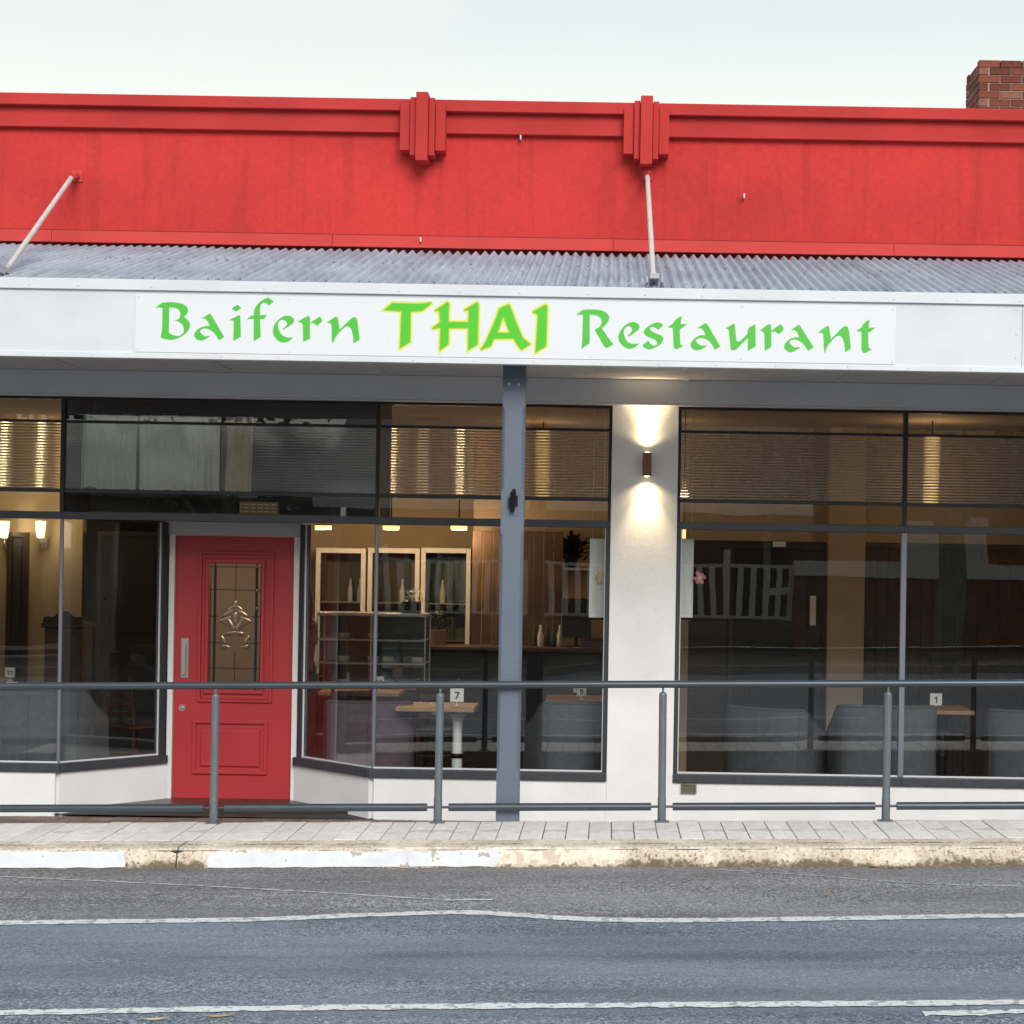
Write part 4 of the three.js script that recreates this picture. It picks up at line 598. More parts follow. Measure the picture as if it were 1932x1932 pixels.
[[1024, 862, 19.6, 0.16], [1758, 868, 18.6, 0.30], [1268, 868, 19.2, 0.14], [-260, 868, 18.6, 0.35], [118, 868, 20.3, 0.16]].forEach(([px, py, d, I], i) => {
  const x = wx(px, py, d), y = wy(px, py, d), z = ZC - d, l = thing('pendant_lamp', ['glowing globe pendant over the counter behind the verandah post', 'glowing globe pendant over the table with card one', 'glowing globe pendant hanging behind the white column', 'glowing globe pendant over the far tables', 'glowing globe pendant before the sconce wall'][i], 'lamp', [x, y, z]);
  obj('lamp_globe', ball(0.075, [0, 0, 0], 1, 1, 1, 16), lampGlow(1, 0.66, 0.26, 2.2), l); obj('flex', cyl(0.006, 0.006, [0, 0.07, 0], [0, 3.095 - y, 0], 6), m.hook, l); light(warm, I, [x, y, z]);
});
{ const d = 17.6, x = wx(1290, 1006, d), y = wy(1290, 1006, d), l = thing('candle_lamp', 'slim amber tube lamp hanging beside the column behind the glass', 'lamp', [x, y, ZC - d]); obj('lamp_tube', lathe([[0, -0.045], [0.016, -0.045], [0.018, 0.04], [0, 0.045]], 12), lampGlow(1, 0.62, 0.2, 1.1), l); obj('flex', cyl(0.004, 0.004, [0, 0.04, 0], [0, 3.095 - y, 0], 6), m.hook, l); light(warm, 0.08, [x, y - 0.09, ZC - d]); }
// ---- drinks fridges
[['beside the carved figure', 595, 689], ['between two like it', 693, 791], ['at the counter end of its row', 793.5, 887.6]].forEach(([t, a, b], i) => {
  const d = 21.8, x0 = wx(a, 1130, d), x1 = wx(b, 1130, d), y1 = wy((a + b) / 2, 1034, d), z = ZC - d, W = x1 - x0, f = thing('drinks_fridge', 'white framed glass door drinks fridge ' + t, 'fridge', [x0, FL, z]), H = y1 - FL;
  obj('cabinet', [box(0, W, 0, 0.12, -0.6, -0.03), box(0, W, H - 0.05, H, -0.6, -0.03), box(0, 0.03, 0.12, H - 0.05, -0.6, -0.03), box(W - 0.03, W, 0.12, H - 0.05, -0.6, -0.03), box(0.03, W - 0.03, 0.12, H - 0.05, -0.6, -0.57)], m.whiteIn, f); obj('liner', [box(0.031, 0.036, 0.121, H - 0.051, -0.569, -0.03), box(W - 0.036, W - 0.031, 0.121, H - 0.051, -0.569, -0.03), box(0.036, W - 0.036, 0.121, H - 0.051, -0.569, -0.56), box(0.036, W - 0.036, H - 0.058, H - 0.051, -0.56, -0.03)], M(0.085, 0.095, 0.075, 0.5), f);
  const dr = obj('door_frame', [box(0, 0.05, 0.06, H, -0.028, 0.02, 0.006), box(W - 0.05, W, 0.06, H, -0.028, 0.02, 0.006), box(0.05, W - 0.05, H - 0.055, H, -0.028, 0.02, 0.006), box(0.05, W - 0.05, 0.06, 0.14, -0.028, 0.02, 0.006)], m.whiteIn, f);
  const g = pane(W - 0.1, H - 0.195); g.translate(0.05, 0.14, -0.006); obj('pane', g, m.glass, dr);
  for (let s = 0; s < 4; s++) { const y = 0.36 + s * 0.4; obj('shelf', box(0.03, W - 0.03, y, y + 0.012, -0.56, -0.08), m.steel, f); for (let k = 0; k < 4; k++) { if (hash(i * 9 + s, k, 3) < 0.3) continue; const bo = lathe([[0, 0], [0.03, 0], [0.032, 0.12], [0.013, 0.19], [0.013, 0.25], [0, 0.25]], 10, [0.09 + k * (W - 0.18) / 3, y + 0.012, -0.2 - hash(i, s * 4 + k, 9) * 0.2]); obj('bottle', bo, [m.leaf, m.cream, m.redWood, m.castWhite][Math.floor(hash(s, k, i + 3) * 4)], f); } }
});
// ---- timber lined wall by the counter and the counter itself
{
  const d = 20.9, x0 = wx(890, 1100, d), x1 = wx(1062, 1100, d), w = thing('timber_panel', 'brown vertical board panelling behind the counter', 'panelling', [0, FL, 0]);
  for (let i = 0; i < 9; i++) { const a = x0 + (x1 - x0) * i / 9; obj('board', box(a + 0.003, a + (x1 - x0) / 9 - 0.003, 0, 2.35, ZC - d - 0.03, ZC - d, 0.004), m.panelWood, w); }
}
const CZ = -4.2, CTY = wy(980, 1221, ZC - CZ);
{
  const d = ZC - CZ, x0 = wx(800, 1300, d), x1 = 0.55, c = thing('bar_counter', 'black fronted bar counter with a brown timber top', 'counter', [0, 0, 0]);
  obj('counter_top', box(x0 - 0.02, x1, CTY - 0.045, CTY, CZ - 0.55, CZ + 0.03, 0.008), m.carved, c); obj('carcass', box(x0 + 0.02, x1 - 0.02, FL, CTY - 0.045, CZ - 0.5, CZ - 0.03), m.dark, c);
  for (let i = 0; i < 4; i++) { const w = (x1 - x0 - 0.04) / 4; obj('front_panel', box(x0 + 0.02 + i * w + 0.008, x0 + 0.02 + (i + 1) * w - 0.008, FL + 0.1, CTY - 0.06, CZ - 0.03, CZ - 0.008, 0.006), m.dark, c); }
}
// ---- glass display cabinet with chrome edges
{
  const d = ZC + 3.6, x0 = wx(597, 1220, d), x1 = wx(803, 1220, d), yt = wy(700, 1157, d), yb = wy(700, 1300, d), z1 = -3.6, z0 = -4.15, t = thing('display_cabinet', 'glass food display cabinet with chrome edges and lit top', 'cabinet');
  obj('base', box(x0, x1, FL, yb, z0, z1, 0.006), m.darkWood, t); obj('top', box(x0, x1, yt - 0.03, yt, z0, z1, 0.004), m.steel, t);
  const e = 0.012; obj('frame', [box(x0, x0 + e, yb, yt - 0.03, z1 - e, z1), box(x1 - e, x1, yb, yt - 0.03, z1 - e, z1), box(x0, x0 + e, yb, yt - 0.03, z0, z0 + e), box(x1 - e, x1, yb, yt - 0.03, z0, z0 + e), box(x0 + e, x1 - e, yb, yb + e, z1 - e, z1), box((x0 + x1) / 2 - 0.008, (x0 + x1) / 2 + 0.008, yb + e, yt - 0.03, z1 - e, z1)], m.steel, t);
  for (const a of [0.33, 0.64]) obj('shelf', [box(x0 + e, x1 - e, yb + (yt - yb) * a, yb + (yt - yb) * a + 0.008, z0 + 0.02, z1 - 0.03), box(x0 + e, x1 - e, yb + (yt - yb) * a - 0.006, yb + (yt - yb) * a + 0.012, z1 - 0.029, z1 - 0.02)], m.steel, t);
  const g = pane(x1 - x0 - 2 * e, yt - yb - 0.03); g.translate(x0 + e, yb, z1 - 0.004); obj('pane', g, m.glass, t); obj('back_panel', box(x0 + e, x1 - e, yb, yt - 0.03, z0 + e, z0 + e + 0.006), M(0.07, 0.08, 0.075, 0.25), t);
  for (let i = 0; i < 7; i++) for (const a of [0.02, 0.33, 0.64]) { if (hash(i, a * 100 | 0, 44) < 0.45) continue; const x = x0 + 0.1 + i * (x1 - x0 - 0.2) / 6, y = yb + (yt - yb) * a + 0.013; obj('food_tray', lathe([[0, 0], [0.05, 0], [0.06, 0.05], [0.055, 0.05], [0.045, 0.008], [0, 0.008]], 12, [x, y, z1 - 0.2]), [m.castWhite, m.cream, m.leaf][i % 3], t); }
}
function plant(name, label, at, potGeo, potMat, n, r, h, leafMat, lw) {
  const t = thing(name, label, 'plant', at); obj('pot', potGeo, potMat, t);
  const L = []; for (let i = 0; i < n; i++) { const a = rr(0, 6.28), q = rr(0.2, 1), g = new THREE.SphereGeometry(1, 6, 4); g.scale(lw * rr(0.6, 1.2), lw * 0.12, lw * 0.4); g.rotateZ(rr(-0.2, 1.1)); g.rotateY(a); g.translate(Math.cos(a) * r * q, h[0] + (h[1] - h[0]) * rnd() * (1.1 - q * 0.4), -Math.sin(a) * r * q); L.push(g.toNonIndexed()); }
  obj('foliage', L, leafMat, t); const st = []; for (let i = 0; i < 5; i++) { const a = i * 1.3; st.push(cyl(0.004, 0.002, [0, h[0] * 0.8, 0], [Math.cos(a) * r * 0.5, h[1] * 0.9, Math.sin(a) * r * 0.5], 5)); } obj('stem', st, leafMat, t); return t;
}
{
  const d = ZC + 3.85, px = 776; plant('potted_plant', 'pale leaved plant in a black square pot on the display cabinet', [wx(px, 1152, d), wy(700, 1157, ZC + 3.6) + 0.001, -3.85], box(-0.09, 0.09, 0, 0.115, -0.09, 0.09, 0.006), m.blackPot, 26, 0.10, [0.11, 0.26], m.paleLeaf, 0.04);
  const dd = ZC - CZ + 0.25; plant('potted_plant', 'dark bushy plant in a pinkish brown pot on the counter', [wx(826, 1200, dd), CTY + 0.001, CZ - 0.25], (() => { const g = new THREE.CylinderGeometry(0.12, 0.095, 0.15, 4, 1); g.rotateY(Math.PI / 4); g.translate(0, 0.075, 0); return g.toNonIndexed(); })(), m.pot, 40, 0.13, [0.16, 0.38], m.leaf, 0.05);
  // counter clutter: screen, till
  const s = thing('till_screen', 'black till screen seen from behind on the counter', 'screen', [wx(1088, 1160, dd), CTY, CZ - 0.2]);
  obj('screen_back', box(-0.15, 0.15, 0.10, 0.50, -0.02, 0.02, 0.01), m.dark, s); obj('stand', [cyl(0.02, 0.02, [0, 0.01, -0.04], [0, 0.3, -0.03], 10), box(-0.1, 0.1, 0, 0.016, -0.12, 0.06, 0.004)], m.dark, s); obj('screen_edge', [box(-0.153, -0.15, 0.10, 0.50, -0.018, 0.018)], m.steel, s);
  const c = thing('cash_drawer', 'low dark cash drawer beside the till screen', 'cash drawer', [wx(1122, 1200, dd), CTY, CZ - 0.2]); obj('case', box(-0.14, 0.14, 0.001, 0.09, -0.15, 0.15, 0.006), m.darkWood, c); obj('drawer_front', box(-0.13, 0.13, 0.012, 0.07, 0.15, 0.158, 0.003), m.fabric, c);
  for (let i = 0; i < 5; i++) { const b = obj('bottle', lathe([[0, 0], [0.03, 0], [0.032, 0.11], [0.012, 0.17], [0.012, 0.22], [0, 0.22]], 12), [m.leaf, m.cream, m.redWood][i % 3]); b.position.set(wx(1008 + i * 12, 1200, dd), CTY + 0.001, CZ - 0.32 + (i % 2) * 0.1); tag(b, 'small bottle standing on the bar counter before the timber panelling', 'bottle', 'bottles on the bar counter'); }
  // wall shelf with trailing dark plant
  const d2 = 21.1, sh = thing('wall_shelf', 'thin pale wall shelf on a black bracket behind the till', 'shelf'); obj('board', box(wx(1042, 1073, d2), wx(1115, 1073, d2), wy(1075, 1076, d2), wy(1075, 1071, d2), -5.05, -4.78, 0.003), m.whiteIn, sh); obj('bracket', [box(wx(1056, 1080, d2) - 0.012, wx(1056, 1080, d2) + 0.012, wy(1056, 1112, d2), wy(1075, 1076, d2), -5.05, -5.02), box(wx(1056, 1080, d2) - 0.012, wx(1056, 1080, d2) + 0.012, wy(1075, 1082, d2), wy(1075, 1076, d2), -5.02, -4.82)], m.dark, sh);
  plant('potted_plant', 'bushy black green plant on the thin wall shelf', [wx(1076, 1071, d2), wy(1075, 1071, d2) + 0.001, -4.9], lathe([[0, 0], [0.06, 0], [0.08, 0.12], [0.07, 0.12], [0.05, 0.02], [0, 0.02]], 14), m.blackPot, 120, 0.19, [0.10, 0.36], M(0.010, 0.014, 0.010, 0.8), 0.06);
}
// ---- carved timber figure on a stand
{
  const d = 18.7, x = wx(583, 1180, d), y = wy(583, 1270, d), t = thing('carved_figure', 'tall carved brown timber figure on a dark stand just inside the angled window', 'sculpture', [x, FL, ZC - d]);
  const h = y - FL; obj('stand', [box(-0.11, 0.11, 0, 0.03, -0.11, 0.11, 0.004), box(-0.085, 0.085, 0.03, h, -0.085, 0.085, 0.006)], m.darkWood, t);
  obj('body', lathe([[0, 0], [0.07, 0.0], [0.075, 0.06], [0.05, 0.12], [0.062, 0.22], [0.07, 0.3], [0.045, 0.38], [0.075, 0.43], [0.08, 0.47], [0.04, 0.5], [0.03, 0.53], [0.05, 0.57], [0.052, 0.62], [0.03, 0.67], [0.045, 0.69], [0.02, 0.76], [0.0, 0.84]], 18, [0, h, 0]), m.carved, t);
  obj('carved_arm', [cyl(0.02, 0.014, [-0.06, h + 0.44, 0.02], [-0.08, h + 0.28, 0.05], 8), cyl(0.014, 0.012, [-0.08, h + 0.28, 0.05], [0.0, h + 0.30, 0.085], 8)], m.carved, t); obj('carved_arm', [cyl(0.02, 0.014, [0.06, h + 0.44, 0.02], [0.08, h + 0.28, 0.05], 8), cyl(0.014, 0.012, [0.08, h + 0.28, 0.05], [0.0, h + 0.30, 0.085], 8)], m.carved, t);
}
// ---- carved sideboard in the far room
{
  const d = 19.2, x0 = wx(84, 1220, d), x1 = wx(152, 1220, d) , y1 = wy(115, 1165, d), t = thing('carved_sideboard', 'dark carved timber sideboard with scrolled top below the sconces', 'sideboard', [0, 0, 0]), z = ZC - d;
  obj('case', box(x0, x1, FL + 0.08, y1 - 0.10, z - 0.45, z, 0.008), m.darkWood, t); obj('cornice', box(x0 - 0.03, x1 + 0.03, y1 - 0.10, y1 - 0.05, z - 0.48, z + 0.03, 0.01), m.darkWood, t);
  const s = new THREE.Shape(); const w = x1 - x0 + 0.04; s.moveTo(0, 0); s.bezierCurveTo(0, 0.1, w * 0.2, 0.02, w * 0.3, 0.06); s.bezierCurveTo(w * 0.4, 0.12, w * 0.6, 0.12, w * 0.7, 0.06); s.bezierCurveTo(w * 0.8, 0.02, w, 0.1, w, 0); s.lineTo(0, 0);
  const g = new THREE.ExtrudeGeometry(s, { depth: 0.03, bevelEnabled: true, bevelSize: 0.006, bevelThickness: 0.006, bevelSegments: 1, curveSegments: 8 }); g.translate(x0 - 0.02, y1 - 0.05, z - 0.05); obj('scroll_top', g, m.darkWood, t);
  for (const a of [0, 1]) { obj('door_panel', box(x0 + 0.02 + a * (x1 - x0) / 2, x0 - 0.02 + (a + 1) * (x1 - x0) / 2, FL + 0.16, y1 - 0.45, z, z + 0.012, 0.004), m.redWood, t); obj('foot', box(x0 + 0.01 + a * (x1 - x0 - 0.07), x0 + 0.06 + a * (x1 - x0 - 0.07), FL, FL + 0.08, z - 0.06, z - 0.01), m.darkWood, t); }
  obj('drawer', box(x0 + 0.02, x1 - 0.02, y1 - 0.40, y1 - 0.16, z, z + 0.012, 0.004), m.redWood, t);
}
// ---- tables, numbers, chairs
function numberCard(txt, x, y, z, s, ry = 0) {
  const cv = document.createElement('canvas'); cv.width = cv.height = 128; const c = cv.getContext('2d'); c.fillStyle = 'rgb(244,244,242)'; c.fillRect(0, 0, 128, 128); c.fillStyle = 'rgb(28,28,30)'; c.font = 'bold ' + (txt.length > 1 ? 84 : 100) + 'px sans-serif'; c.textAlign = 'center'; c.textBaseline = 'middle'; c.fillText(txt, 64, 70);
  const t = new THREE.CanvasTexture(cv); t.colorSpace = THREE.SRGBColorSpace;
  const o = thing('table_number', 'white table number card standing on the ' + ({ 7: 'white legged table', 10: 'table before the display cabinet', 8: 'table by the till, behind another', 9: 'table by the till, before another', 1: 'table among the tub chairs beyond the mullion', 12: 'table right against the street window', 11: 'table near the carved sideboard' })[txt], 'card', [x, y, z]); o.rotation.y = ry;
  obj('card', box(-s / 2, s / 2, 0.035, 0.035 + s, -0.004, 0.0, 0.001), m.paper, o); const g = new THREE.PlaneGeometry(s * 0.98, s * 0.98); g.translate(0, 0.035 + s / 2, 0.0015); obj('number', g, new THREE.MeshStandardMaterial({ map: t, roughness: 0.7, color: C(0.9, 0.9, 0.9) }), o); obj('holder', [cyl(0.005, 0.005, [0, 0.005, -0.002], [0, 0.04, -0.002], 6), cyl(0.022, 0.014, [0, 0, 0], [0, 0.008, 0], 12)], m.castWhite, o);
}
const TY = 0.505;
function table(label, x0, x1, z, white, ox = 0) {
  const t = thing('cafe_table', label, 'table', [(x0 + x1) / 2, FL, z], 'tables behind the windows'), w = (x1 - x0) / 2, H = TY - FL;
  obj('table_top', box(-w, w, H - 0.036, H, -0.33, 0.33, 0.006), m.wood, t); const mt = white ? m.castWhite : m.dark, sh = g => { g.translate(ox, 0, 0); return g; };
  obj('top_bracket', [box(-w * 0.42, w * 0.86, H - 0.062, H - 0.037, -0.03, 0.03, 0.004), box(-0.03, 0.03, H - 0.062, H - 0.037, -0.26, -0.031, 0.004), box(-0.03, 0.03, H - 0.062, H - 0.037, 0.031, 0.26, 0.004)], mt, t);
  const f = lathe([[0.028, 0.10], [0.046, 0.12], [0.046, 0.34], [0.05, 0.36], [0.05, 0.40], [0.044, 0.41], [0.04, H - 0.24], [0.044, H - 0.15], [0.06, H - 0.10], [0.10, H - 0.065]], 8); obj('pedestal', sh(f), mt, t); obj('collar_ring', sh(lathe([[0.044, 0.355], [0.056, 0.355], [0.056, 0.395], [0.044, 0.395]], 14)), m.hook, t);
  for (let k = 0; k < 4; k++) { const g = new THREE.BoxGeometry(0.30, 0.04, 0.05); g.translate(0.16, 0.05, 0); g.rotateZ(-0.18); g.translate(0, 0.045, 0); g.rotateY(k * Math.PI / 2 + Math.PI / 4); obj('foot', sh(g.toNonIndexed()), mt, t); }
}
table('timber topped table with white cast pedestal carrying card seven', wx(750, 1340, 17.25), wx(897, 1340, 17.25), ZC - 17.25 - 0.15, true, 0.17);
table('timber topped table carrying card ten before the display cabinet', wx(606, 1305, 19.1), wx(759, 1305, 19.1), -2.85, false);
table('timber topped table carrying cards eight and nine', wx(1030, 1320, 18.5), wx(1150, 1320, 18.5), -2.35, false);
table('timber topped table carrying card one between the tub chairs', wx(1735, 1340, 17.9), wx(1832, 1340, 17.9), -1.75, false);
table('timber topped table carrying card twelve by the street window', wx(-120, 1325, 17.3), wx(32, 1325, 17.3), -1.2, false);
table('timber topped table carrying card eleven near the carved sideboard', wx(-80, 1276, 20.2), wx(36, 1276, 20.2), -3.4, false);
const cardAt = (t, px, d, s) => numberCard(t, wx(px, 1320, d), TY + 0.001, ZC - d, s);
cardAt('7', 862, 17.3, 0.115); cardAt('10', 714, 19.05, 0.10); cardAt('8', 1090, 18.75, 0.085); cardAt('9', 1097, 18.3, 0.085); cardAt('1', 1766, 17.85, 0.105); cardAt('12', 22, 17.4, 0.10); cardAt('11', 18, 19.6, 0.095);
function tubChair(label, x, z, ry, mat, w = 0.80) {
  const t = thing('tub_chair', label, 'chair', [x, FL, z], 'tub chairs along the windows'); t.rotation.y = ry; t.scale.setScalar(w / 0.8);
  // wrap-round back: rounded rim, high behind, falling to the arms; the back faces +z (the street)
  const n = 30, mm = 10, pos = [], idx = []; const A = 1.95;
  for (let i = 0; i <= n; i++) {
    const a = -A + 2 * A * i / n, c = Math.cos(a), s = Math.sin(a), top = 0.62 + 0.24 * sm(-0.35, 0.45, c), e = 0.55;
    const sg = q => Math.sign(q) * Math.abs(q) ** e, px = 0.40 * sg(s), pz = 0.38 * sg(c);
    const prof = [[1.0, 0.03], [1.01, 0.2], [1.0, 0.45], [1.0, top - 0.05], [0.985, top - 0.015], [0.94, top], [0.85, top], [0.80, top - 0.02], [0.78, top - 0.06], [0.76, 0.42], [0.76, 0.3]];
    prof.forEach(([f, y], k) => { const wob = (fbm(a * 2.2 + x, y * 6, 3, 12) - 0.5) * 0.02; pos.push(px * (f + wob), y, pz * (f + wob)); if (i && k) { const B = (i - 1) * (mm + 1) + k - 1; idx.push(B, B + mm + 1, B + 1, B + 1, B + mm + 1, B + mm + 2); } });
  }
  const g = new THREE.BufferGeometry(); g.setAttribute('position', new THREE.Float32BufferAttribute(pos, 3)); g.setIndex(idx); g.computeVertexNormals(); metricUV(g); obj('back', g, mat, t);
  const rim = k => { const P = []; for (let i = 0; i <= n; i++) { const o = (i * (mm + 1) + k) * 3; P.push(new THREE.Vector3(pos[o] * 1.006, pos[o + 1] + 0.002, pos[o + 2] * 1.006)); } return new THREE.TubeGeometry(new THREE.CatmullRomCurve3(P), 90, 0.006, 6).toNonIndexed(); };
  obj('piping', rim(4), mat, t); obj('hem', rim(0), mat, t);
  for (const i of [8, 15, 22]) { const P = []; for (let k = 0; k <= 4; k++) { const o = (i * (mm + 1) + k) * 3; P.push(new THREE.Vector3(pos[o] * 1.004, pos[o + 1], pos[o + 2] * 1.004)); } obj('seam', new THREE.TubeGeometry(new THREE.CatmullRomCurve3(P), 16, 0.004, 5).toNonIndexed(), mat, t); }
  const seat = lathe([[0, 0.30], [0.29, 0.30], [0.31, 0.33], [0.31, 0.41], [0.28, 0.445], [0, 0.45]], 24); seat.translate(0, 0, -0.02); obj('seat_cushion', seat, mat, t); obj('seat_base', box(-0.30, 0.30, 0.05, 0.30, -0.37, 0.26, 0.02), mat, t);
  for (const [a, b] of [[-1, -1], [1, -1], [-1, 1], [1, 1]]) obj('leg', cyl(0.016, 0.022, [a * 0.25, 0, b * 0.22], [a * 0.25, 0.06, b * 0.22], 8), m.darkWood, t);
}
tubChair('grey fabric tub chair by the street window next to card twelve', wx(100, 1380, 17.1) + 0.02, -0.62, -0.15, m.fabric, 0.88);
tubChair('mauve grey fabric tub chair inside the angled window beside the door', wx(692, 1380, 17.6) + 0.02, -1.28, 0.1, m.fabricMauve, 0.78);
tubChair('grey fabric tub chair between card seven and the white column', wx(1090, 1380, 17.1), -0.75, 0.35, m.fabric, 0.84);
tubChair('grey fabric tub chair with its arm turned to the window beside the white column', wx(1470, 1390, 17.2), -0.95, -0.6, m.fabric, 0.80);
tubChair('grey fabric tub chair behind the grey window mullion', wx(1660, 1380, 17.0), -0.62, 0.05, m.fabric, 0.86);
tubChair('grey fabric tub chair beyond card one', wx(1950, 1380, 17.2), -0.9, -0.2, m.fabric, 0.82);
tubChair('grey fabric tub chair on the street side of the far table', wx(-190, 1380, 17.1), -0.75, 0.2, m.fabric, 0.82);
// bentwood chair behind the angled window
function woodChair(label, x, z, ry) {
  const t = thing('dining_chair', label, 'chair', [x, FL, z], 'dark timber dining chairs'); t.rotation.y = ry;
  obj('seat', box(-0.21, 0.21, 0.43, 0.46, -0.21, 0.21, 0.012), m.redWood, t);
  for (const [a, b] of [[-1, -1], [1, -1]]) obj('leg', cyl(0.015, 0.019, [a * 0.19, 0, b * 0.19], [a * 0.18, 0.43, b * 0.18], 8), m.redWood, t);
  for (const a of [-1, 1]) obj('leg', [cyl(0.015, 0.019, [a * 0.19, 0, 0.21], [a * 0.18, 0.45, 0.18], 8), cyl(0.019, 0.016, [a * 0.18, 0.45, 0.18], [a * 0.19, 0.92, 0.25], 8)], m.redWood, t);
  for (let k = 0; k < 4; k++) obj('back_slat', box(-0.18, 0.18, 0.55 + k * 0.09, 0.60 + k * 0.09, 0.195 + k * 0.012, 0.212 + k * 0.012, 0.006), m.redWood, t); obj('stretcher', cyl(0.01, 0.01, [-0.185, 0.2, 0.2], [0.185, 0.2, 0.2], 8), m.redWood, t);
}
woodChair('dark red timber slatted chair behind the angled window', wx(645, 1400, 18.3), -2.0, 0.5); woodChair('dark red timber slatted chair before the dark timber door', wx(255, 1400, 18.9), -2.6, -0.6); woodChair('dark red timber slatted chair next to the black counter', wx(820, 1380, 19.3), -3.0, 0.2);
// ---- white hanging boards either side of the column, with paper flowers
[['white hanging menu board behind the glass on the lamp side away from the black door', 1112, 1142], ['white hanging menu board behind the glass on the black door side of the column', 1282, 1308]].forEach(([lab, a, b], i) => {
  const d = 16.55, x0 = wx(a, 1090, d), x1 = wx(b, 1090, d), y1 = wy(a, 1016, d), y0 = wy(a, 1165, d), t = thing('menu_board', lab, 'board'); obj('board', box(x0, x1, y0, y1, ZC - d - 0.012, ZC - d, 0.002), m.paper, t); obj('bottom_rail', box(x0 - 0.004, x1 + 0.004, y0 - 0.018, y0 - 0.001, ZC - d - 0.016, ZC - d + 0.004, 0.003), m.hook, t); obj('cord', [cyl(0.002, 0.002, [x0 + 0.02, y1, ZC - d - 0.006], [x0 + 0.02, 3.09, ZC - d - 0.006], 5), cyl(0.002, 0.002, [x1 - 0.02, y1, ZC - d - 0.006], [x1 - 0.02, 3.09, ZC - d - 0.006], 5)], m.paper, t);
});
[[1320, 1090, m.pink, 'pink paper flower on the glass beside the menu board'], [1135, 1090, m.peach, 'peach paper flower pinned on the menu board']].forEach(([px, py, mat, lab], i) => { const d = 16.5 + (i ? -0.0 : 0.0), t = thing('paper_flower', lab, 'flower', [wx(px, py, d), wy(px, py, d), ZC - d]); for (let k = 0; k < 6; k++) { const g = new THREE.SphereGeometry(1, 8, 6); g.scale(0.028, 0.018, 0.006); g.translate(0.026, 0, 0); g.rotateZ(k * Math.PI / 3); g.translate(0, rr(-0.008, 0.008), 0); obj('petal', g, mat, t); } obj('heart', ball(0.014, [0, 0, 0.004], 1, 1, 0.5, 8), m.cream, t); obj('stem', cyl(0.002, 0.002, [0, -0.02, -0.003], [0.004, -0.10, -0.003], 5), m.leaf, t); });
// ---- things on the loft over the porch: added light-patch cloths, stored plank and box
{
  const y = Y.tr0 + 0.034;
  function cloth(label, px0, px1, yb, z, mat, sd, folds) {  // cloths added to imitate light patches mirrored in the ribbed glass
    const x0 = wx(px0, 870, ZC - z), x1 = wx(px1, 870, ZC - z), n = 120, my = 10, pos = [], idx = [], t = thing('light_patch_cloth', label, 'cloth', [0, 0, 0], 'added cloths imitating mirrored light patches over the door');
    for (let j = 0; j <= my; j++) for (let i = 0; i <= n; i++) { const u = i / n, v = j / my, x = x0 + (x1 - x0) * u; pos.push(x + (fbm(u * 9, v * 2, 2, sd + 3) - 0.5) * 0.03, yb + (fbm(u * 6, 1, 3, sd + 5) - 0.5) * 0.09 * (1 - v) + (2.88 - yb) * v, z + (fbm(u * folds, v * 0.8, 3, sd) - 0.5) * 0.13); if (i && j) { const a = (j - 1) * (n + 1) + i - 1; idx.push(a, a + 1, a + n + 1, a + 1, a + n + 2, a + n + 1); } }
    const g = new THREE.BufferGeometry(); g.setAttribute('position', new THREE.Float32BufferAttribute(pos, 3)); g.setIndex(idx); g.computeVertexNormals(); metricUV(g); obj('fabric', g, mat, t); obj('rod', cyl(0.008, 0.008, [x0 - 0.03, 2.885, z], [x1 + 0.03, 2.885, z], 8), m.hook, t);
  }
  cloth('added pale grey green cloth imitating a mirrored light patch in the ribbed glass over the door', 152, 258, 2.27, -0.115, m.patchClothGrey, 301, 9); cloth('added broad off white cloth imitating a mirrored light patch in the ribbed glass over the door', 262, 412, 2.26, -0.11, m.patchClothWhite, 331, 11); cloth('added narrow tan cloth imitating a mirrored light patch next to the glazing bar', 425, 476, 2.26, -0.11, m.tanRoll, 361, 5);
  const sb = thing('loft_shelf_board', 'pinkish timber board lying along the foot of the glass over the door', 'board', [0, y, 0]); obj('plank', box(wx(165, 970, 16.4), wx(700, 970, 16.4), 0, 0.034, -0.16, -0.08, 0.004), M(0.40, 0.22, 0.16, 0.7, { map: tGrime }), sb); obj('end_block', box(wx(706, 970, 16.4), wx(722, 970, 16.4) - 0.02, 0, 0.03, -0.16, -0.08, 0.004), m.carved, sb);
  const b = thing('woven_box', 'flat tan woven box stored behind the clear glass over the door', 'box', [wx(490, 955, 16.5), y, -0.22]), bw = 0.155;
  obj('side', box(-bw, bw, 0.002, 0.135, -0.06, 0.06, 0.006), m.basket, b); for (let k = 0; k < 9; k++) obj('weave_band', box(-bw - 0.002, bw + 0.002, 0.008 + k * 0.0145, 0.016 + k * 0.0145, 0.058, 0.0645 + (k % 2) * 0.002, 0.002), k % 2 ? m.tanRoll : m.basket, b); for (let k = 0; k < 6; k++) obj('weave_upright', box(-bw + 0.02 + k * 0.056, -bw + 0.032 + k * 0.056, 0.004, 0.137, 0.06, 0.0685, 0.002), m.basket, b);
}

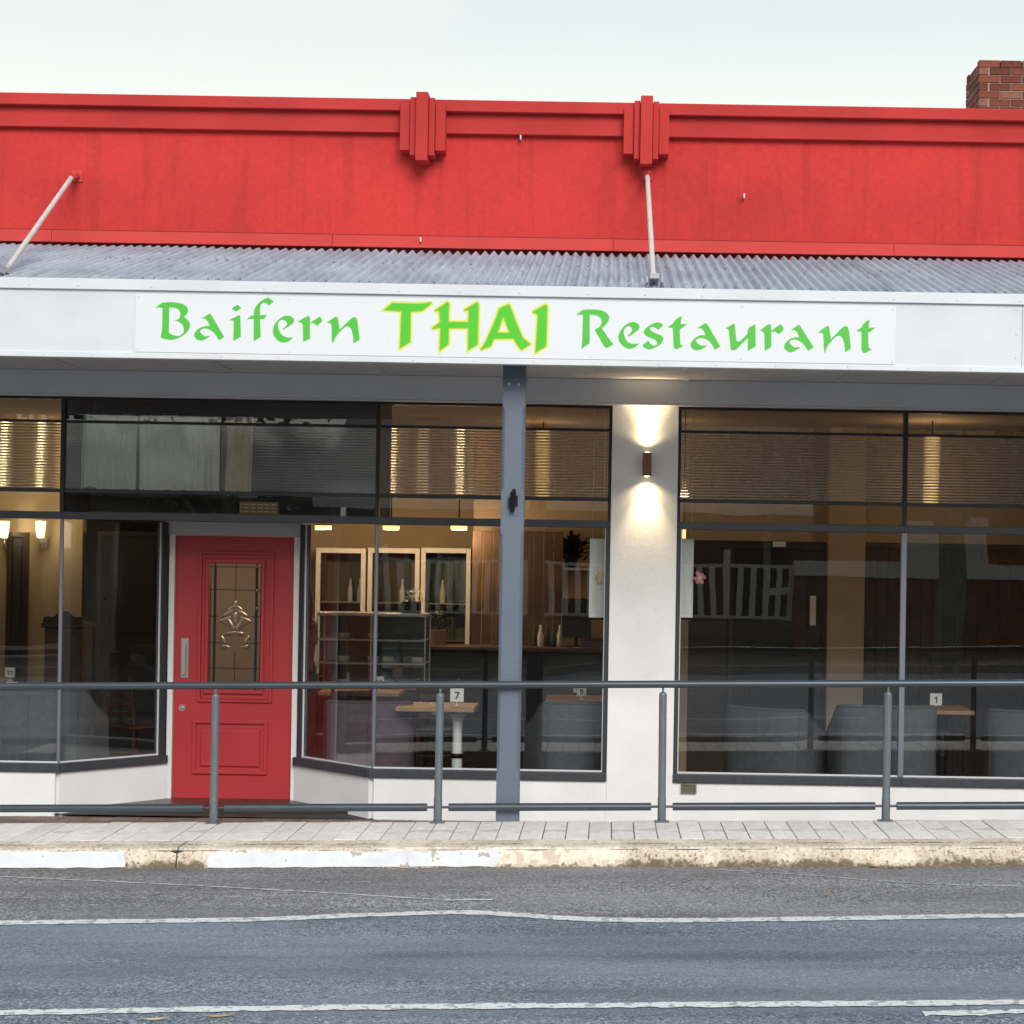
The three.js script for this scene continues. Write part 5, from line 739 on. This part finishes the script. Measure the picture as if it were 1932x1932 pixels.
// ================================================================ ACROSS THE STREET (seen only as reflections in the shop windows)
const KZ = 17.35;
{
  const far = structure('opposite_footpath'); obj('verge', sloped(box(-35, 35, -0.5, 0.0, KZ, 21.2)), M(0.22, 0.21, 0.18, 0.95, { map: tGrime }), far); obj('far_kerb', sloped(box(-35, 35, -0.4, 0.01, KZ - 0.15, KZ)), M(0.5, 0.48, 0.44, 0.9, { map: tGrime }), far);
  // weatherboard house with a white picket verandah
  const vz = 21.6, hz = 24.2, X0 = -5.2, X1 = 3.5, h = thing('opposite_house', 'dark house with deep verandah and white picket balustrade across the street', 'house');
  const wallM = M(0.045, 0.04, 0.045, 0.9, { map: tGrime }), whiteM = M(0.86, 0.85, 0.82, 0.7, { map: tFine });
  obj('wall', box(X0, X1, 0, 3.4, hz, hz + 0.2), wallM, h); obj('verandah_floor', box(X0, X1, 0.3, 0.62, vz - 0.1, hz), M(0.12, 0.10, 0.09, 0.9), h); obj('base_wall', box(X0, X1, -0.4, 0.3, vz - 0.05, hz), M(0.17, 0.16, 0.13, 0.95, { map: tGrime }), h);
  obj('verandah_roof', (() => { const g = box(X0 - 0.3, X1 + 0.3, -0.03, 0.03, -1.6, 1.6); g.rotateX(-0.16); g.translate(0, 3.05, 22.9); return g; })(), M(0.28, 0.27, 0.28, 0.7), h); obj('gutter_board', box(X0 - 0.3, X1 + 0.3, 2.66, 2.84, vz - 0.33, vz - 0.28), whiteM, h); obj('main_roof', (() => { const g = box(X0 - 0.4, X1 + 0.4, -0.04, 0.04, -2.6, 2.6); g.rotateX(-0.42); g.translate(0, 4.4, 26.4); return g; })(), M(0.20, 0.17, 0.16, 0.8), h);
  obj('top_rail', box(X0, X1, 1.66, 1.72, vz - 0.03, vz + 0.05), whiteM, h); obj('bottom_rail', box(X0, X1, 0.70, 0.76, vz - 0.03, vz + 0.05), whiteM, h);
  for (let x = X0 + 0.1, i = 0; x < X1 - 0.05; x += 0.235, i++) obj('picket', box(x, x + 0.105, 0.72, 1.68 + (i % 9 === 4 ? 0.28 : 0), vz - 0.055, vz - 0.031), whiteM, h);
  for (const x of [X0 + 0.06, -2.1, 0.75, 2.95]) obj('verandah_post', box(x - 0.06, x + 0.06, 0.62, 2.66, vz + 0.06, vz + 0.18), M(0.20, 0.21, 0.23, 0.7), h);
  obj('name_plate', box(2.98, 3.40, 1.16, 1.30, vz - 0.075, vz - 0.057), whiteM, h);
  // brick fence with white coping and the brick house behind it
  const brick = M(0.34, 0.16, 0.10, 0.95, { map: tGrime, bumpMap: bWall, bumpScale: 0.003 });
  const fence = thing('brick_fence', 'low red brown brick fence with white coping across the street', 'fence'); obj('wall', box(3.45, 11, -0.3, 1.52, 21.2, 21.45), brick, fence); obj('coping', box(3.42, 11, 1.52, 1.80, 21.12, 21.53, 0.01), whiteM, fence);
  const bh = thing('opposite_brick_house', 'red brown brick house with curtained window across the street', 'house'); obj('wall', box(3.2, 16, -0.3, 3.6, 26.0, 26.3), brick, bh); obj('roof', (() => { const g = box(3.0, 16.5, -0.05, 0.05, -2.8, 2.8); g.rotateX(-0.45); g.translate(0, 4.75, 28.2); return g; })(), M(0.22, 0.12, 0.09, 0.85), bh); obj('window', [box(6.3, 7.75, 1.8, 2.6, 25.93, 25.985)], M(0.62, 0.66, 0.62, 0.6), bh); obj('window_frame', [box(6.2, 6.3, 1.7, 2.7, 25.9, 25.99), box(7.75, 7.85, 1.7, 2.7, 25.9, 25.99), box(6.97, 7.05, 1.8, 2.6, 25.9, 25.929), box(6.3, 7.75, 2.6, 2.7, 25.9, 25.99)], whiteM, bh);
}
{
  const sh = thing('added_dark_shed', 'long low weatherboard shed added unseen across the street to darken the reflection over the door', 'shed'), wm = M(0.05, 0.045, 0.042, 0.9, { map: tGrime });  // added dark mass that keeps bright sky out of the pane over the door
  for (let i = 0; i < 16; i++) obj('weatherboard', (() => { const g = box(-17, -5.22, -0.1, 0.1, -0.015, 0.015); g.rotateX(0.08); g.translate(0, 0.0 + i * 0.19, 23.5); return g; })(), wm, sh);
  obj('roof', (() => { const g = box(-17.3, -5.25, -0.04, 0.04, -2, 2); g.rotateX(-0.3); g.translate(0, 3.45, 25.2); return g; })(), M(0.2, 0.19, 0.19, 0.8), sh); obj('door', box(-10.6, -9.2, -0.2, 2.1, 23.42, 23.48), M(0.10, 0.10, 0.11, 0.8), sh);
}
function tree(label, x, z, h, r, trunkR, seedN) {
  seed = seedN; const t = thing('street_tree', label, 'tree', [x, SL * x, z], 'street trees across the road'), bark = M(0.30, 0.35, 0.26, 0.95, { map: tGrime, bumpMap: bWall, bumpScale: 0.006 });
  const tg = lathe([[trunkR * 1.35, -0.1], [trunkR * 1.1, 0.2], [trunkR, 0.8], [trunkR * 0.9, 1.5], [trunkR * 0.85, h * 0.42], [0, h * 0.44]], 12); { const p = tg.attributes.position; for (let i = 0; i < p.count; i++) { const y = p.getY(i); p.setX(i, p.getX(i) * (1 + (vnoise(Math.atan2(p.getZ(i), p.getX(i)) * 2, y * 2, 3) - 0.5) * 0.25) + Math.sin(y * 1.1) * 0.05); } tg.computeVertexNormals(); } obj('trunk', metricUV(tg), bark, t);
  const limbs = []; for (let i = 0; i < 7; i++) { const a = i * 0.95 + rr(-0.2, 0.2); limbs.push(cyl(trunkR * 0.45, trunkR * 0.12, [0, h * rr(0.30, 0.42), 0], [Math.cos(a) * r * 0.75, h * rr(0.58, 0.85), Math.sin(a) * r * 0.75], 7)); } obj('limb', limbs, bark, t);
  const L = []; for (let c = 0; c < 34; c++) { const a = rr(0, 6.28), q = Math.sqrt(rnd()) * r, cy = h * rr(0.52, 0.98), cx = Math.cos(a) * q, cz = Math.sin(a) * q, cr = rr(0.35, 0.8); for (let k = 0; k < 55; k++) { const g = new THREE.PlaneGeometry(rr(0.09, 0.2), rr(0.05, 0.1)); g.rotateX(rr(0, 6.28)); g.rotateY(rr(0, 6.28)); g.translate(cx + (rnd() + rnd() - 1) * cr, cy + (rnd() + rnd() - 1) * cr * 0.7, cz + (rnd() + rnd() - 1) * cr); L.push(g.toNonIndexed()); } }
  obj('crown', L, M(0.06, 0.085, 0.035, 0.8), t);
}
tree('thick green grey trunked street tree before the low brick fence', 5.95, 19.2, 6.2, 2.2, 0.25, 77);
tree('slim street tree beside the end of the picket verandah', -6.6, 19.4, 5.6, 1.7, 0.14, 91);
tree('slim street tree standing well beyond the picket verandah', -11.5, 20.2, 6.4, 2.0, 0.16, 113);

scene.traverse(o => { if (o.isMesh) { o.castShadow = true; o.receiveShadow = true; } });
renderer.render(scene, camera);
